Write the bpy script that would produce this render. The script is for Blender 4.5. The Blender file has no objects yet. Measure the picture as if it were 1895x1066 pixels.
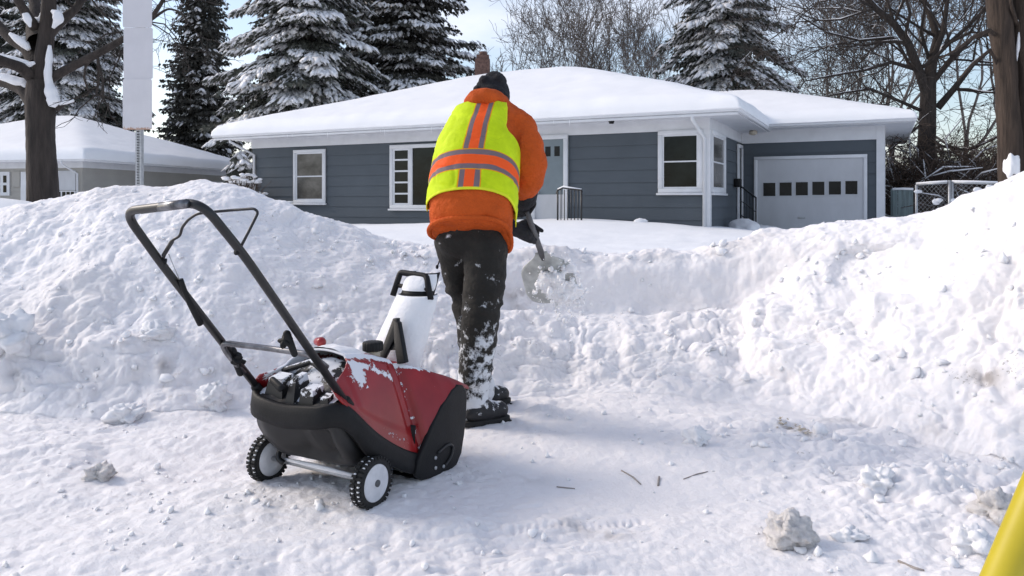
import bpy, bmesh, math, random
import numpy as np
from mathutils import Vector, Matrix
R = math.radians
rng = np.random.default_rng(7)
random.seed(7)
SC = bpy.context.scene
COL = SC.collection

# ------------------------------------------------------------------ camera
F, CX, YH, HC = 1400.0, 947.5, 375.0, 1.1      # focal (px), centre column, horizon row, eye height
cam = bpy.data.cameras.new('camera')
cam.sensor_width = 36.0
cam.lens = F / 1895 * 36
cam.shift_y = -(533 - YH) / 1895
cam.clip_start = 0.05
cam.clip_end = 2000
co = bpy.data.objects.new('camera', cam)
co.location = (0, 0, HC)
co.rotation_euler = (R(90), 0, 0)
COL.objects.link(co)
SC.camera = co

def W(px, py, d):
    return np.array([(px - CX) * d / F, d, HC - (py - YH) * d / F])

# ------------------------------------------------------------------ noise
def _h(ix, iy, iz, seed):
    n = (ix.astype(np.int64) * 374761393 + iy.astype(np.int64) * 668265263 + iz.astype(np.int64) * 1274126177 + seed * 974711) & 0xFFFFFFFF
    n = ((n ^ (n >> 13)) * 1274126177) & 0xFFFFFFFF
    n = ((n ^ (n >> 16)) * 2246822519) & 0xFFFFFFFF
    n = n ^ (n >> 15)
    return (n & 0xFFFFFF) / float(0x1000000)

def vnoise(P, seed=0):
    i = np.floor(P).astype(np.int64); f = P - i
    f = f * f * f * (f * (f * 6 - 15) + 10)
    o = 0
    for dx in (0, 1):
        wx = f[:, 0] if dx else 1 - f[:, 0]
        for dy in (0, 1):
            wy = f[:, 1] if dy else 1 - f[:, 1]
            for dz in (0, 1):
                wz = f[:, 2] if dz else 1 - f[:, 2]
                o = o + wx * wy * wz * _h(i[:, 0] + dx, i[:, 1] + dy, i[:, 2] + dz, seed)
    return o * 2 - 1

def fbm(P, scale, octv=4, seed=0, gain=0.5):
    o = 0; a = 1.0; t = 0
    for k in range(octv):
        o = o + a * vnoise(P * (2.03 ** k / scale) + 13.7 * k, seed + k); t += a; a *= gain
    return o / t

def worley(P, cell, seed=0):
    Q = P / cell
    i = np.floor(Q).astype(np.int64)
    d1 = np.full(len(P), 9.0); d2 = np.full(len(P), 9.0)
    for dx in (-1, 0, 1):
        for dy in (-1, 0, 1):
            for dz in (-1, 0, 1):
                a, b, c = i[:, 0] + dx, i[:, 1] + dy, i[:, 2] + dz
                p = np.stack([a + _h(a, b, c, seed), b + _h(a, b, c, seed + 1), c + _h(a, b, c, seed + 2)], 1)
                d = np.sqrt(((p - Q) ** 2).sum(1))
                m = d < d1
                d2 = np.where(m, d1, np.minimum(d2, d)); d1 = np.where(m, d, d1)
    return d1, d2

def sstep(a, b, x):
    t = np.clip((x - a) / (b - a), 0, 1)
    return t * t * (3 - 2 * t)

# ------------------------------------------------------------------ objects
def tag(o, label=None, cat=None, group=None, kind=None):
    if label: o['label'] = label
    if cat: o['category'] = cat
    if group: o['group'] = group
    if kind: o['kind'] = kind
    return o

def empty(name, loc, label, cat, group=None):
    o = bpy.data.objects.new(name, None)
    o.empty_display_size = 0.2
    o.location = tuple(float(c) for c in loc)
    COL.objects.link(o)
    return tag(o, label, cat, group)

def wloc(o):
    v = Vector((0, 0, 0))
    while o is not None:
        v = v + o.location; o = o.parent
    return v

class MB:
    """collects faces, links them as one mesh object (vertices given in world space)"""
    def __init__(s):
        s.v = []; s.f = {3: [], 4: []}; s.n = 0; s.poly = []; s.mi = {3: [], 4: []}
    def add(s, v, quads=None, tris=None, mi=0):
        v = np.asarray(v, float).reshape(-1, 3)
        if quads is not None and len(quads):
            q = np.asarray(quads, np.int64).reshape(-1, 4) + s.n; s.f[4].append(q); s.mi[4].append(np.full(len(q), mi))
        if tris is not None and len(tris):
            q = np.asarray(tris, np.int64).reshape(-1, 3) + s.n; s.f[3].append(q); s.mi[3].append(np.full(len(q), mi))
        s.v.append(v); s.n += len(v)
        return s
    def ngon(s, v):
        v = np.asarray(v, float).reshape(-1, 3)
        s.poly.append(list(range(s.n, s.n + len(v)))); s.v.append(v); s.n += len(v)
    def grid(s, P, closed=False, mi=0):
        n, m = P.shape[:2]
        idx = np.arange(n * m).reshape(n, m)
        if closed: idx = np.concatenate([idx, idx[:, :1]], 1)
        q = np.stack([idx[:-1, :-1], idx[:-1, 1:], idx[1:, 1:], idx[1:, :-1]], -1).reshape(-1, 4)
        return s.add(P.reshape(-1, 3), q, mi=mi)
    def box8(s, c):
        return s.add(c, [[0, 3, 2, 1], [4, 5, 6, 7], [0, 1, 5, 4], [1, 2, 6, 5], [2, 3, 7, 6], [3, 0, 4, 7]])
    def box(s, lo, hi):
        x0, y0, z0 = lo; x1, y1, z1 = hi
        return s.box8([(x0, y0, z0), (x1, y0, z0), (x1, y1, z0), (x0, y1, z0), (x0, y0, z1), (x1, y0, z1), (x1, y1, z1), (x0, y1, z1)])
    def prism(s, poly, ext):
        a = np.asarray(poly, float); b = a + np.asarray(ext, float); n = len(a)
        base = s.n
        s.v += [a, b]; s.n += 2 * n
        s.poly.append([base + i for i in range(n)][::-1]); s.poly.append([base + n + i for i in range(n)])
        for i in range(n):
            j = (i + 1) % n
            s.poly.append([base + i, base + j, base + n + j, base + n + i])
        return s
    def tube(s, pts, rad, n=8, cap=True):
        p = np.asarray(pts, float); k = len(p)
        r = np.broadcast_to(np.asarray(rad, float), (k,))
        t = np.gradient(p, axis=0); t /= np.linalg.norm(t, axis=1)[:, None] + 1e-12
        u = np.cross(t[0], [0, 0, 1.0] if abs(t[0, 2]) < .9 else [1.0, 0, 0]); u /= np.linalg.norm(u)
        A = np.linspace(0, 2 * np.pi, n, endpoint=False); out = np.empty((k, n, 3))
        for i in range(k):
            u = u - t[i] * (u @ t[i]); u /= np.linalg.norm(u) + 1e-12
            w = np.cross(t[i], u)
            out[i] = p[i] + r[i] * (np.cos(A)[:, None] * u + np.sin(A)[:, None] * w)
        b = s.n
        s.grid(out, closed=True)
        if cap and n > 3:
            s.poly.append([b + i for i in range(n)][::-1]); s.poly.append([b + (k - 1) * n + i for i in range(n)])
        return s
    def ellipsoid(s, c, rad, rot=None, n=16, m=10, noise=0, seed=0):
        th = np.linspace(0, np.pi, m + 1)[:, None]; ph = np.linspace(0, 2 * np.pi, n, endpoint=False)[None]
        P = np.stack([np.sin(th) * np.cos(ph), np.sin(th) * np.sin(ph), np.cos(th) + 0 * ph], -1)
        if noise:
            P = P * (1 + noise * fbm(P.reshape(-1, 3) + seed * 7.3, .7, 3, seed).reshape(m + 1, n)[..., None])
        P = P * np.asarray(rad)
        if rot is not None: P = P @ np.asarray(rot).T
        return s.grid(P + np.asarray(c), closed=True)
    def capsule(s, a, b, ra, rb, n=14):
        a = np.asarray(a, float); b = np.asarray(b, float); t = b - a; L = np.linalg.norm(t); t = t / (L + 1e-9)
        th = np.linspace(0, np.pi / 2, 5)
        pts = [a - t * ra * math.cos(x) for x in th[:-1]] + [a] + [b] + [b + t * rb * math.sin(x) for x in th[1:]]
        rr = [max(ra * math.sin(x), 1e-4) for x in th[:-1]] + [ra, rb] + [max(rb * math.cos(x), 1e-4) for x in th[1:]]
        p = np.array(pts); k = len(p)
        u = np.cross(t, [0, 0, 1.0] if abs(t[2]) < .9 else [1.0, 0, 0]); u /= np.linalg.norm(u); w = np.cross(t, u)
        A = np.linspace(0, 2 * np.pi, n, endpoint=False)
        out = p[:, None] + np.array(rr)[:, None, None] * (np.cos(A)[None, :, None] * u + np.sin(A)[None, :, None] * w)
        b0 = s.n; s.grid(out, closed=True)
        s.poly.append([b0 + i for i in range(n)][::-1]); s.poly.append([b0 + (k - 1) * n + i for i in range(n)])
        return s
    def mesh(s, name, off=(0, 0, 0)):
        V = np.concatenate(s.v) - np.asarray(off, float)
        fs = []; starts = []; mi = []
        L = 0
        for k in (3, 4):
            for a, m in zip(s.f[k], s.mi[k]):
                fs.append(a.reshape(-1)); starts.append(L + np.arange(len(a)) * k); L += a.size; mi.append(m)
        for p in s.poly:
            fs.append(np.array(p)); starts.append(np.array([L])); L += len(p); mi.append(np.array([0]))
        me = bpy.data.meshes.new(name)
        idx = np.concatenate(fs).astype(np.int32); st = np.concatenate(starts).astype(np.int32)
        me.vertices.add(len(V)); me.vertices.foreach_set('co', V.astype(np.float32).reshape(-1))
        me.loops.add(len(idx)); me.loops.foreach_set('vertex_index', idx)
        me.polygons.add(len(st)); me.polygons.foreach_set('loop_start', st)
        me.update(calc_edges=True); me.validate()
        return me
    def build(s, name, mat, parent=None, smooth=True, sharp=None, loc=None):
        off = wloc(parent) if parent is not None else (Vector(loc) if loc is not None else Vector((0, 0, 0)))
        me = s.mesh(name, off)
        me.polygons.foreach_set('use_smooth', np.full(len(me.polygons), bool(smooth)))
        if smooth and sharp: me.set_sharp_from_angle(angle=R(sharp))
        me.materials.append(mat)
        o = bpy.data.objects.new(name, me); COL.objects.link(o)
        if parent is not None: o.parent = parent
        elif loc is not None: o.location = off
        return o

def bevel(o, w, seg=2, ang=40):
    m = o.modifiers.new('bevel', 'BEVEL'); m.width = w; m.segments = seg; m.limit_method = 'ANGLE'; m.angle_limit = R(ang)
    o.data.polygons.foreach_set('use_smooth', np.ones(len(o.data.polygons), bool))
    m.harden_normals = False
    return o

def remesh(mb, voxel, smooth=6, noise=None):
    """one continuous skin round overlapping shapes -> (verts, polys mesh)"""
    me = mb.mesh('tmp'); o = bpy.data.objects.new('tmp', me); COL.objects.link(o)
    m = o.modifiers.new('r', 'REMESH'); m.mode = 'VOXEL'; m.voxel_size = voxel
    if smooth:
        m2 = o.modifiers.new('s', 'SMOOTH'); m2.factor = .5; m2.iterations = smooth
    dg = bpy.context.evaluated_depsgraph_get(); dg.update()
    out = bpy.data.meshes.new_from_object(o.evaluated_get(dg))
    bpy.data.objects.remove(o); bpy.data.meshes.remove(me)
    n = len(out.vertices)
    V = np.empty(n * 3, np.float32); out.vertices.foreach_get('co', V); V = V.reshape(-1, 3).astype(float)
    N = np.empty(n * 3, np.float32); out.vertices.foreach_get('normal', N); N = N.reshape(-1, 3)
    if noise is not None: V = V + N * noise(V, N)[:, None]
    out.vertices.foreach_set('co', V.astype(np.float32).reshape(-1)); out.update()
    return out

def link_mesh(name, me, mat, parent):
    V = np.empty(len(me.vertices) * 3, np.float32); me.vertices.foreach_get('co', V)
    V = V.reshape(-1, 3) - np.array(wloc(parent)); me.vertices.foreach_set('co', V.astype(np.float32).reshape(-1)); me.update()
    me.polygons.foreach_set('use_smooth', np.ones(len(me.polygons), bool)); me.materials.clear(); me.materials.append(mat); me.name = name
    o = bpy.data.objects.new(name, me); COL.objects.link(o); o.parent = parent
    return o

# ------------------------------------------------------------------ materials
def new_mat(name):
    m = bpy.data.materials.new(name); m.use_nodes = True
    nt = m.node_tree; b = nt.nodes['Principled BSDF']
    return m, nt, b

def nd(nt, t, **kw):
    n = nt.nodes.new(t)
    for k, v in kw.items():
        if k in n.inputs: n.inputs[k].default_value = v
        else: setattr(n, k, v)
    return n

def noise_node(nt, scale, detail=4, rough=.55, stretch=None, coord='Object'):
    tc = nd(nt, 'ShaderNodeTexCoord'); n = nd(nt, 'ShaderNodeTexNoise', Scale=scale, Detail=detail, Roughness=rough)
    if stretch:
        mp = nd(nt, 'ShaderNodeMapping'); mp.inputs['Scale'].default_value = stretch
        nt.links.new(tc.outputs[coord], mp.inputs[0]); nt.links.new(mp.outputs[0], n.inputs['Vector'])
    else:
        nt.links.new(tc.outputs[coord], n.inputs['Vector'])
    return n

def ramp(nt, src, stops):
    r = nd(nt, 'ShaderNodeValToRGB')
    e = r.color_ramp.elements
    e[0].position, e[0].color = stops[0][0], (*stops[0][1], 1) if len(stops[0][1]) == 3 else stops[0][1]
    e[1].position, e[1].color = stops[1][0], (*stops[1][1], 1)
    for p, c in stops[2:]:
        x = e.new(p); x.color = (*c, 1)
    nt.links.new(src, r.inputs[0])
    return r

def mixc(nt, fac, a, b):
    m = nd(nt, 'ShaderNodeMix', data_type='RGBA')
    for s, v in ((0, fac), (6, a), (7, b)):
        if hasattr(v, 'is_output'): nt.links.new(v, m.inputs[s])
        else: m.inputs[s].default_value = v if s == 0 else (*v, 1)
    return m.outputs[2]

def bump(nt, b, h, strength, dist):
    n = nd(nt, 'ShaderNodeBump', Strength=strength, Distance=dist)
    nt.links.new(h, n.inputs['Height']); nt.links.new(n.outputs[0], b.inputs['Normal'])

def basic(name, col, rough=.5, var=.15, scale=8, metal=0, bmp=0, bscale=None, spec=None, stretch=None):
    m, nt, b = new_mat(name)
    n = noise_node(nt, scale, 5, .6, stretch)
    c = np.array(col)
    r = ramp(nt, n.outputs[0], [(.3, tuple(c * (1 - var))), (.7, tuple(np.minimum(c * (1 + var), 1)))])
    nt.links.new(r.outputs[0], b.inputs['Base Color'])
    b.inputs['Roughness'].default_value = rough; b.inputs['Metallic'].default_value = metal
    if spec is not None: b.inputs['Specular IOR Level'].default_value = spec
    if bmp:
        n2 = noise_node(nt, bscale or scale * 4, 4, .6, stretch); bump(nt, b, n2.outputs[0], bmp, .02)
    return m

def snow_mat(name, dirt=0.0, col=(.86, .875, .90), grain=.5, gscale=60, sss=0):
    m, nt, b = new_mat(name)
    n = noise_node(nt, 1.4, 5, .6)
    base = ramp(nt, n.outputs[0], [(.3, tuple(np.array(col) * .955)), (.7, col)]).outputs[0]
    if dirt:
        n1 = noise_node(nt, .9, 5, .65); n2 = noise_node(nt, 26, 4, .7)
        mm = nd(nt, 'ShaderNodeMath', operation='MULTIPLY'); nt.links.new(n1.outputs[0], mm.inputs[0]); nt.links.new(n2.outputs[0], mm.inputs[1])
        dr = ramp(nt, mm.outputs[0], [(.37 if dirt < .52 else .27, (0, 0, 0)), (.47 if dirt < .52 else .40, (dirt, dirt, dirt))])
        base = mixc(nt, dr.outputs[0], base, (.42, .37, .32))
        n3 = noise_node(nt, 75, 2, .5); n4 = noise_node(nt, 2.2, 3, .6)
        mm2 = nd(nt, 'ShaderNodeMath', operation='MULTIPLY'); nt.links.new(n3.outputs[0], mm2.inputs[0]); nt.links.new(n4.outputs[0], mm2.inputs[1])
        dr2 = ramp(nt, mm2.outputs[0], [(.43, (0, 0, 0)), (.47, (dirt * 1.2,) * 3)])
        base = mixc(nt, dr2.outputs[0], base, (.25, .22, .19))
    nt.links.new(base, b.inputs['Base Color'])
    b.inputs['Roughness'].default_value = .75
    b.inputs['Specular IOR Level'].default_value = .25
    if sss:
        b.inputs['Subsurface Weight'].default_value = sss; b.inputs['Subsurface Radius'].default_value = (1, .95, .9); b.inputs['Subsurface Scale'].default_value = .022
        at = nd(nt, 'ShaderNodeAttribute'); at.attribute_name = 'soil'
        base = mixc(nt, at.outputs['Fac'], base, (.37, .34, .325)); nt.links.new(base, b.inputs['Base Color'])
    ng = noise_node(nt, gscale, 6, .7)
    bump(nt, b, ng.outputs[0], grain, .02)
    return m

M = {}
M['snow_bank'] = snow_mat('snow_bank', .5, (.885, .865, .87), .3, sss=.6)
M['snow_street'] = snow_mat('snow_street', .4, (.87, .852, .86), .45, 70, sss=.6)
M['snow_yard'] = snow_mat('snow_yard', 0, (.87, .885, .91), .25, 14)
M['snow_roof'] = snow_mat('snow_roof', 0, (.88, .89, .91), .2, 8)
M['snow'] = snow_mat('snow', 0, (.87, .87, .885), .4, 40)
M['snow_loose'] = snow_mat('snow_loose', 0, (.87, .87, .885), .3, 40, sss=.8)
M['snow_dirty'] = snow_mat('snow_dirty', .7, (.80, .77, .75), .9, 55, sss=.3)
M['black_metal'] = basic('black_metal', (.010, .010, .011), .4, .3, 30)
M['black_plastic'] = basic('black_plastic', (.008, .0082, .009), .55, .35, 14, bmp=.1, bscale=120, spec=.25)
M['rubber'] = basic('rubber', (.014, .014, .014), .85, .3, 40)
M['worn_metal'] = basic('worn_metal', (.16, .16, .17), .32, .55, 25, metal=.9)
M['grey_plastic'] = basic('grey_plastic', (.09, .095, .1), .5, .3, 20)
M['rim_white'] = basic('rim_white', (.62, .63, .66), .5, .1, 25)
M['beige'] = basic('beige', (.45, .4, .32), .5, .2, 20)
M['siding'] = basic('siding', (.075, .090, .105), .7, .10, .9)
M['siding_beige'] = basic('siding_beige', (.36, .345, .315), .75, .08, 1)
M['white_paint'] = basic('white_paint', (.66, .67, .69), .55, .06, 3)
M['door_white'] = basic('door_white', (.5, .51, .53), .55, .06, 3, stretch=(1, 1, .4))
M['door_teal'] = basic('door_teal', (.17, .21, .23), .4, .15, 2)
M['blind'] = basic('blind', (.17, .16, .145), .5, .15, 2, stretch=(.3, .3, 8))
M['brick'] = basic('brick', (.13, .075, .06), .9, .5, 14)
M['yellow'] = basic('yellow', (.50, .40, .012), .38, .12, 6)
M['galv'] = basic('galv', (.42, .43, .44), .5, .2, 30, metal=.6)
M['bark'] = basic('bark', (.042, .033, .028), .95, .45, 5, bmp=.9, bscale=14, stretch=(3, 3, .5))
M['bark_warm'] = basic('bark_warm', (.048, .033, .024), .95, .5, 5, bmp=1, bscale=10, stretch=(4, 4, .4))
M['bark_grey'] = basic('bark_grey', (.14, .118, .105), .95, .3, 4)
M['twig'] = basic('twig', (.3, .27, .25), .9, .3, 20)
M['brush'] = basic('brush', (.09, .062, .046), .95, .45, 2)
M['needles'] = basic('needles', (.075, .08, .066), .8, .5, 1.2)
M['needles_dark'] = basic('needles_dark', (.066, .064, .054), .85, .5, 1.2)
M['board_brown'] = basic('board_brown', (.11, .075, .055), .9, .3, 3, stretch=(5, 5, .5))
M['board_green'] = basic('board_green', (.15, .19, .19), .8, .25, 4, stretch=(6, 6, .5))
M['glove'] = basic('glove', (.016, .016, .02), .8, .3, 40, bmp=.4, bscale=90)
M['knit'] = basic('knit', (.013, .013, .017), .95, .3, 30, bmp=.6, bscale=160)
M['skin'] = basic('skin', (.55, .33, .25), .5, .08, 20)
M['eye'] = basic('eye', (.5, .5, .5), .2, .05, 20)
M['shovel_metal'] = basic('shovel_metal', (.46, .47, .45), .5, .3, 12, metal=.2)
M['ash'] = basic('shaft', (.10, .10, .105), .5, .25, 20)

def glass_mat(name, col, rough=.06):
    m, nt, b = new_mat(name)
    n = noise_node(nt, 1.7, 4, .6, (1, 1, 1.6))
    r = ramp(nt, n.outputs[0], [(.35, tuple(np.array(col) * .55)), (.7, tuple(np.array(col) * 1.5))])
    nt.links.new(r.outputs[0], b.inputs['Base Color']); b.inputs['Roughness'].default_value = rough
    b.inputs['Specular IOR Level'].default_value = .22
    return m
M['glass'] = glass_mat('glass', (.008, .011, .0105))
M['glass_dark'] = glass_mat('glass_dark', (.008, .009, .010), .2)
M['glass_blind'] = glass_mat('glass_blind', (.12, .115, .105), .15)

def fabric(name, col, rough=.8):
    m, nt, b = new_mat(name)
    n = noise_node(nt, 9, 5, .6); c = np.array(col)
    r = ramp(nt, n.outputs[0], [(.3, tuple(c * .82)), (.7, tuple(c * 1.12))])
    nt.links.new(r.outputs[0], b.inputs['Base Color']); b.inputs['Roughness'].default_value = rough
    b.inputs['Specular IOR Level'].default_value = .2
    n2 = noise_node(nt, 22, 5, .6); bump(nt, b, n2.outputs[0], .6, .04)
    return m
M['orange'] = fabric('orange', (.56, .092, .014))
M['cuff'] = fabric('cuff', (.02, .02, .024))

def trousers_mat():
    m, nt, b = new_mat('trousers')
    n = noise_node(nt, 12, 5, .6)
    base = ramp(nt, n.outputs[0], [(.3, (.009, .008, .006)), (.75, (.022, .019, .015))]).outputs[0]
    geo = nd(nt, 'ShaderNodeNewGeometry'); sp = nd(nt, 'ShaderNodeSeparateXYZ'); nt.links.new(geo.outputs['Position'], sp.inputs[0])
    mr = nd(nt, 'ShaderNodeMapRange'); nt.links.new(sp.outputs[2], mr.inputs[0])
    mr.inputs[1].default_value = .12; mr.inputs[2].default_value = .62; mr.inputs[3].default_value = .14; mr.inputs[4].default_value = -.10
    n1 = noise_node(nt, 16, 6, .68)
    ad = nd(nt, 'ShaderNodeMath', operation='ADD'); nt.links.new(n1.outputs[0], ad.inputs[0]); nt.links.new(mr.outputs[0], ad.inputs[1])
    k = ramp(nt, ad.outputs[0], [(.52, (0, 0, 0)), (.62, (1, 1, 1))])
    col = mixc(nt, k.outputs[0], base, (.72, .74, .77))
    nt.links.new(col, b.inputs['Base Color']); b.inputs['Roughness'].default_value = .85
    n2 = noise_node(nt, 18, 5, .6); bump(nt, b, n2.outputs[0], .5, .03)
    return m
M['trousers'] = trousers_mat()

def boots_mat():
    m, nt, b = new_mat('boots')
    n1 = noise_node(nt, 22, 6, .7)
    geo = nd(nt, 'ShaderNodeNewGeometry'); sp = nd(nt, 'ShaderNodeSeparateXYZ'); nt.links.new(geo.outputs['Position'], sp.inputs[0])
    mr = nd(nt, 'ShaderNodeMapRange'); nt.links.new(sp.outputs[2], mr.inputs[0])
    mr.inputs[1].default_value = .06; mr.inputs[2].default_value = .14; mr.inputs[3].default_value = -.12; mr.inputs[4].default_value = .1
    ad = nd(nt, 'ShaderNodeMath', operation='ADD'); nt.links.new(n1.outputs[0], ad.inputs[0]); nt.links.new(mr.outputs[0], ad.inputs[1])
    k = ramp(nt, ad.outputs[0], [(.53, (0, 0, 0)), (.58, (1, 1, 1))])
    col = mixc(nt, k.outputs[0], (.012, .012, .014), (.72, .74, .77))
    nt.links.new(col, b.inputs['Base Color']); b.inputs['Roughness'].default_value = .6
    return m
M['boots'] = boots_mat()

def vest_mat():
    """stripes from the vest's own cloth coordinates sa (across, m) and sb (up, m)"""
    m, nt, b = new_mat('vest')
    def attr(n):
        a = nd(nt, 'ShaderNodeAttribute'); a.attribute_name = n; return a.outputs['Fac']
    def mth(op, a, c, d=None):
        n = nd(nt, 'ShaderNodeMath', operation=op)
        for i, v in enumerate((a, c)):
            if v is None: continue
            if hasattr(v, 'is_output'): nt.links.new(v, n.inputs[i])
            else: n.inputs[i].default_value = v
        return n.outputs[0]
    def band(x, lo, hi): return mth('MULTIPLY', mth('GREATER_THAN', x, lo), mth('LESS_THAN', x, hi))
    sa, sb = attr('sa'), attr('sb')
    aa = mth('ABSOLUTE', sa, None)
    n = noise_node(nt, 14, 5, .6)
    col = ramp(nt, n.outputs[0], [(.3, (.50, .66, .006)), (.7, (.66, .84, .012))]).outputs[0]
    trim = (.80, .34, .008); ora = (.95, .115, .02); gry = (.20, .15, .16)
    col = mixc(nt, mth('LESS_THAN', aa, .060), col, trim)
    col = mixc(nt, mth('LESS_THAN', aa, .0525), col, gry)
    col = mixc(nt, mth('LESS_THAN', aa, .0235), col, ora)
    col = mixc(nt, band(sb, .159, .263), col, trim)
    col = mixc(nt, band(sb, .1635, .2585), col, gry)
    col = mixc(nt, band(sb, .188, .2345), col, ora)
    col = mixc(nt, attr('se'), col, (.75, .82, .03))
    nt.links.new(col, b.inputs['Base Color']); b.inputs['Roughness'].default_value = .7; b.inputs['Specular IOR Level'].default_value = .2
    n2 = noise_node(nt, 20, 5, .6); bump(nt, b, n2.outputs[0], .3, .02)
    return m
M['vest'] = vest_mat()

def red_mat():
    m, nt, b = new_mat('red_paint')
    n = noise_node(nt, 6, 4, .6)
    base = ramp(nt, n.outputs[0], [(.3, (.22, .010, .012)), (.7, (.33, .018, .020))]).outputs[0]
    at = nd(nt, 'ShaderNodeAttribute'); at.attribute_name = 'snow'
    n1 = noise_node(nt, 38, 6, .7)
    ad = nd(nt, 'ShaderNodeMath', operation='ADD'); nt.links.new(n1.outputs[0], ad.inputs[0]); nt.links.new(at.outputs['Fac'], ad.inputs[1])
    k = ramp(nt, ad.outputs[0], [(.72, (0, 0, 0)), (.745, (1, 1, 1))])
    col = mixc(nt, k.outputs[0], base, (.78, .79, .83))
    nt.links.new(col, b.inputs['Base Color'])
    rr = ramp(nt, k.outputs[0], [(0, (.3, .3, .3)), (1, (.8, .8, .8))]); nt.links.new(rr.outputs[0], b.inputs['Roughness'])
    bump(nt, b, k.outputs[0], .6, .012)
    return m
M['red'] = red_mat()

def black_snowy():
    m, nt, b = new_mat('black_snowy')
    at = nd(nt, 'ShaderNodeAttribute'); at.attribute_name = 'snow'
    n1 = noise_node(nt, 30, 6, .72)
    ad = nd(nt, 'ShaderNodeMath', operation='ADD'); nt.links.new(n1.outputs[0], ad.inputs[0]); nt.links.new(at.outputs['Fac'], ad.inputs[1])
    k = ramp(nt, ad.outputs[0], [(.70, (0, 0, 0)), (.73, (1, 1, 1))])
    col = mixc(nt, k.outputs[0], (.008, .0082, .009), (.76, .78, .82))
    nt.links.new(col, b.inputs['Base Color'])
    rr = ramp(nt, k.outputs[0], [(0, (.5, .5, .5)), (1, (.85, .85, .85))]); nt.links.new(rr.outputs[0], b.inputs['Roughness'])
    bump(nt, b, k.outputs[0], .6, .012)
    return m
M['black_snowy'] = black_snowy()

def sign_mat():
    m, nt, b = new_mat('sign_back')
    n = noise_node(nt, 5, 5, .6)
    base = ramp(nt, n.outputs[0], [(.3, (.60, .59, .61)), (.7, (.66, .65, .67))]).outputs[0]
    tc = nd(nt, 'ShaderNodeTexCoord'); sp = nd(nt, 'ShaderNodeSeparateXYZ'); nt.links.new(tc.outputs['Object'], sp.inputs[0])
    n1 = noise_node(nt, 45, 5, .7)
    mr = nd(nt, 'ShaderNodeMapRange'); nt.links.new(sp.outputs[2], mr.inputs[0])
    mr.inputs[1].default_value = 0.0; mr.inputs[2].default_value = .05; mr.inputs[3].default_value = .22; mr.inputs[4].default_value = -.25
    ad = nd(nt, 'ShaderNodeMath', operation='ADD'); nt.links.new(n1.outputs[0], ad.inputs[0]); nt.links.new(mr.outputs[0], ad.inputs[1])
    k = ramp(nt, ad.outputs[0], [(.52, (0, 0, 0)), (.62, (.8, .8, .8))])
    col = mixc(nt, k.outputs[0], base, (.42, .22, .12))
    nt.links.new(col, b.inputs['Base Color']); b.inputs['Roughness'].default_value = .8
    return m
M['sign'] = sign_mat()
M['sign_plain'] = basic('sign_plain', (.63, .62, .645), .8, .05, 4)

# ------------------------------------------------------------------ light
world = bpy.data.worlds.new('World'); SC.world = world; world.use_nodes = True
wn = world.node_tree; bg = wn.nodes['Background']
SUN_AZ, SUN_EL = R(-72), R(33)       # azimuth measured from +Y towards +X
sky = wn.nodes.new('ShaderNodeTexSky'); sky.sky_type = 'NISHITA'; sky.sun_disc = False
sky.sun_elevation = SUN_EL; sky.sun_rotation = SUN_AZ; sky.air_density = 1.0; sky.dust_density = 1.2; sky.ozone_density = 1.2
tcw = wn.nodes.new('ShaderNodeTexCoord'); mpw = wn.nodes.new('ShaderNodeMapping'); mpw.inputs['Scale'].default_value = (1.2, 1.2, 3.5)
nw = wn.nodes.new('ShaderNodeTexNoise'); nw.inputs['Scale'].default_value = 2.0; nw.inputs['Detail'].default_value = 6; nw.inputs['Roughness'].default_value = .55
wn.links.new(tcw.outputs['Generated'], mpw.inputs[0]); wn.links.new(mpw.outputs[0], nw.inputs['Vector'])
rw = wn.nodes.new('ShaderNodeValToRGB'); rw.color_ramp.elements[0].position = .46; rw.color_ramp.elements[0].color = (.10, .10, .10, 1)
rw.color_ramp.elements[1].position = .74; rw.color_ramp.elements[1].color = (.6, .6, .6, 1)
wn.links.new(nw.outputs[0], rw.inputs[0])
mw = wn.nodes.new('ShaderNodeMix'); mw.data_type = 'RGBA'
wn.links.new(rw.outputs[0], mw.inputs[0]); wn.links.new(sky.outputs[0], mw.inputs[6]); mw.inputs[7].default_value = (7.8, 7.4, 7.6, 1)
wn.links.new(mw.outputs[2], bg.inputs[0]); bg.inputs[1].default_value = .125
sl = bpy.data.lights.new('sun', 'SUN'); sl.energy = 1.5; sl.angle = R(20); sl.color = (1, .89, .79)
so = bpy.data.objects.new('sun', sl); COL.objects.link(so)
dirv = Vector((math.sin(SUN_AZ) * math.cos(SUN_EL), math.cos(SUN_AZ) * math.cos(SUN_EL), math.sin(SUN_EL)))
so.rotation_euler = dirv.to_track_quat('Z', 'Y').to_euler(); so.location = (-20, 5, 15)
SC.view_settings.view_transform = 'Standard'; SC.view_settings.look = 'None'
SC.view_settings.exposure = 0.56; SC.view_settings.gamma = 1.0

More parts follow.
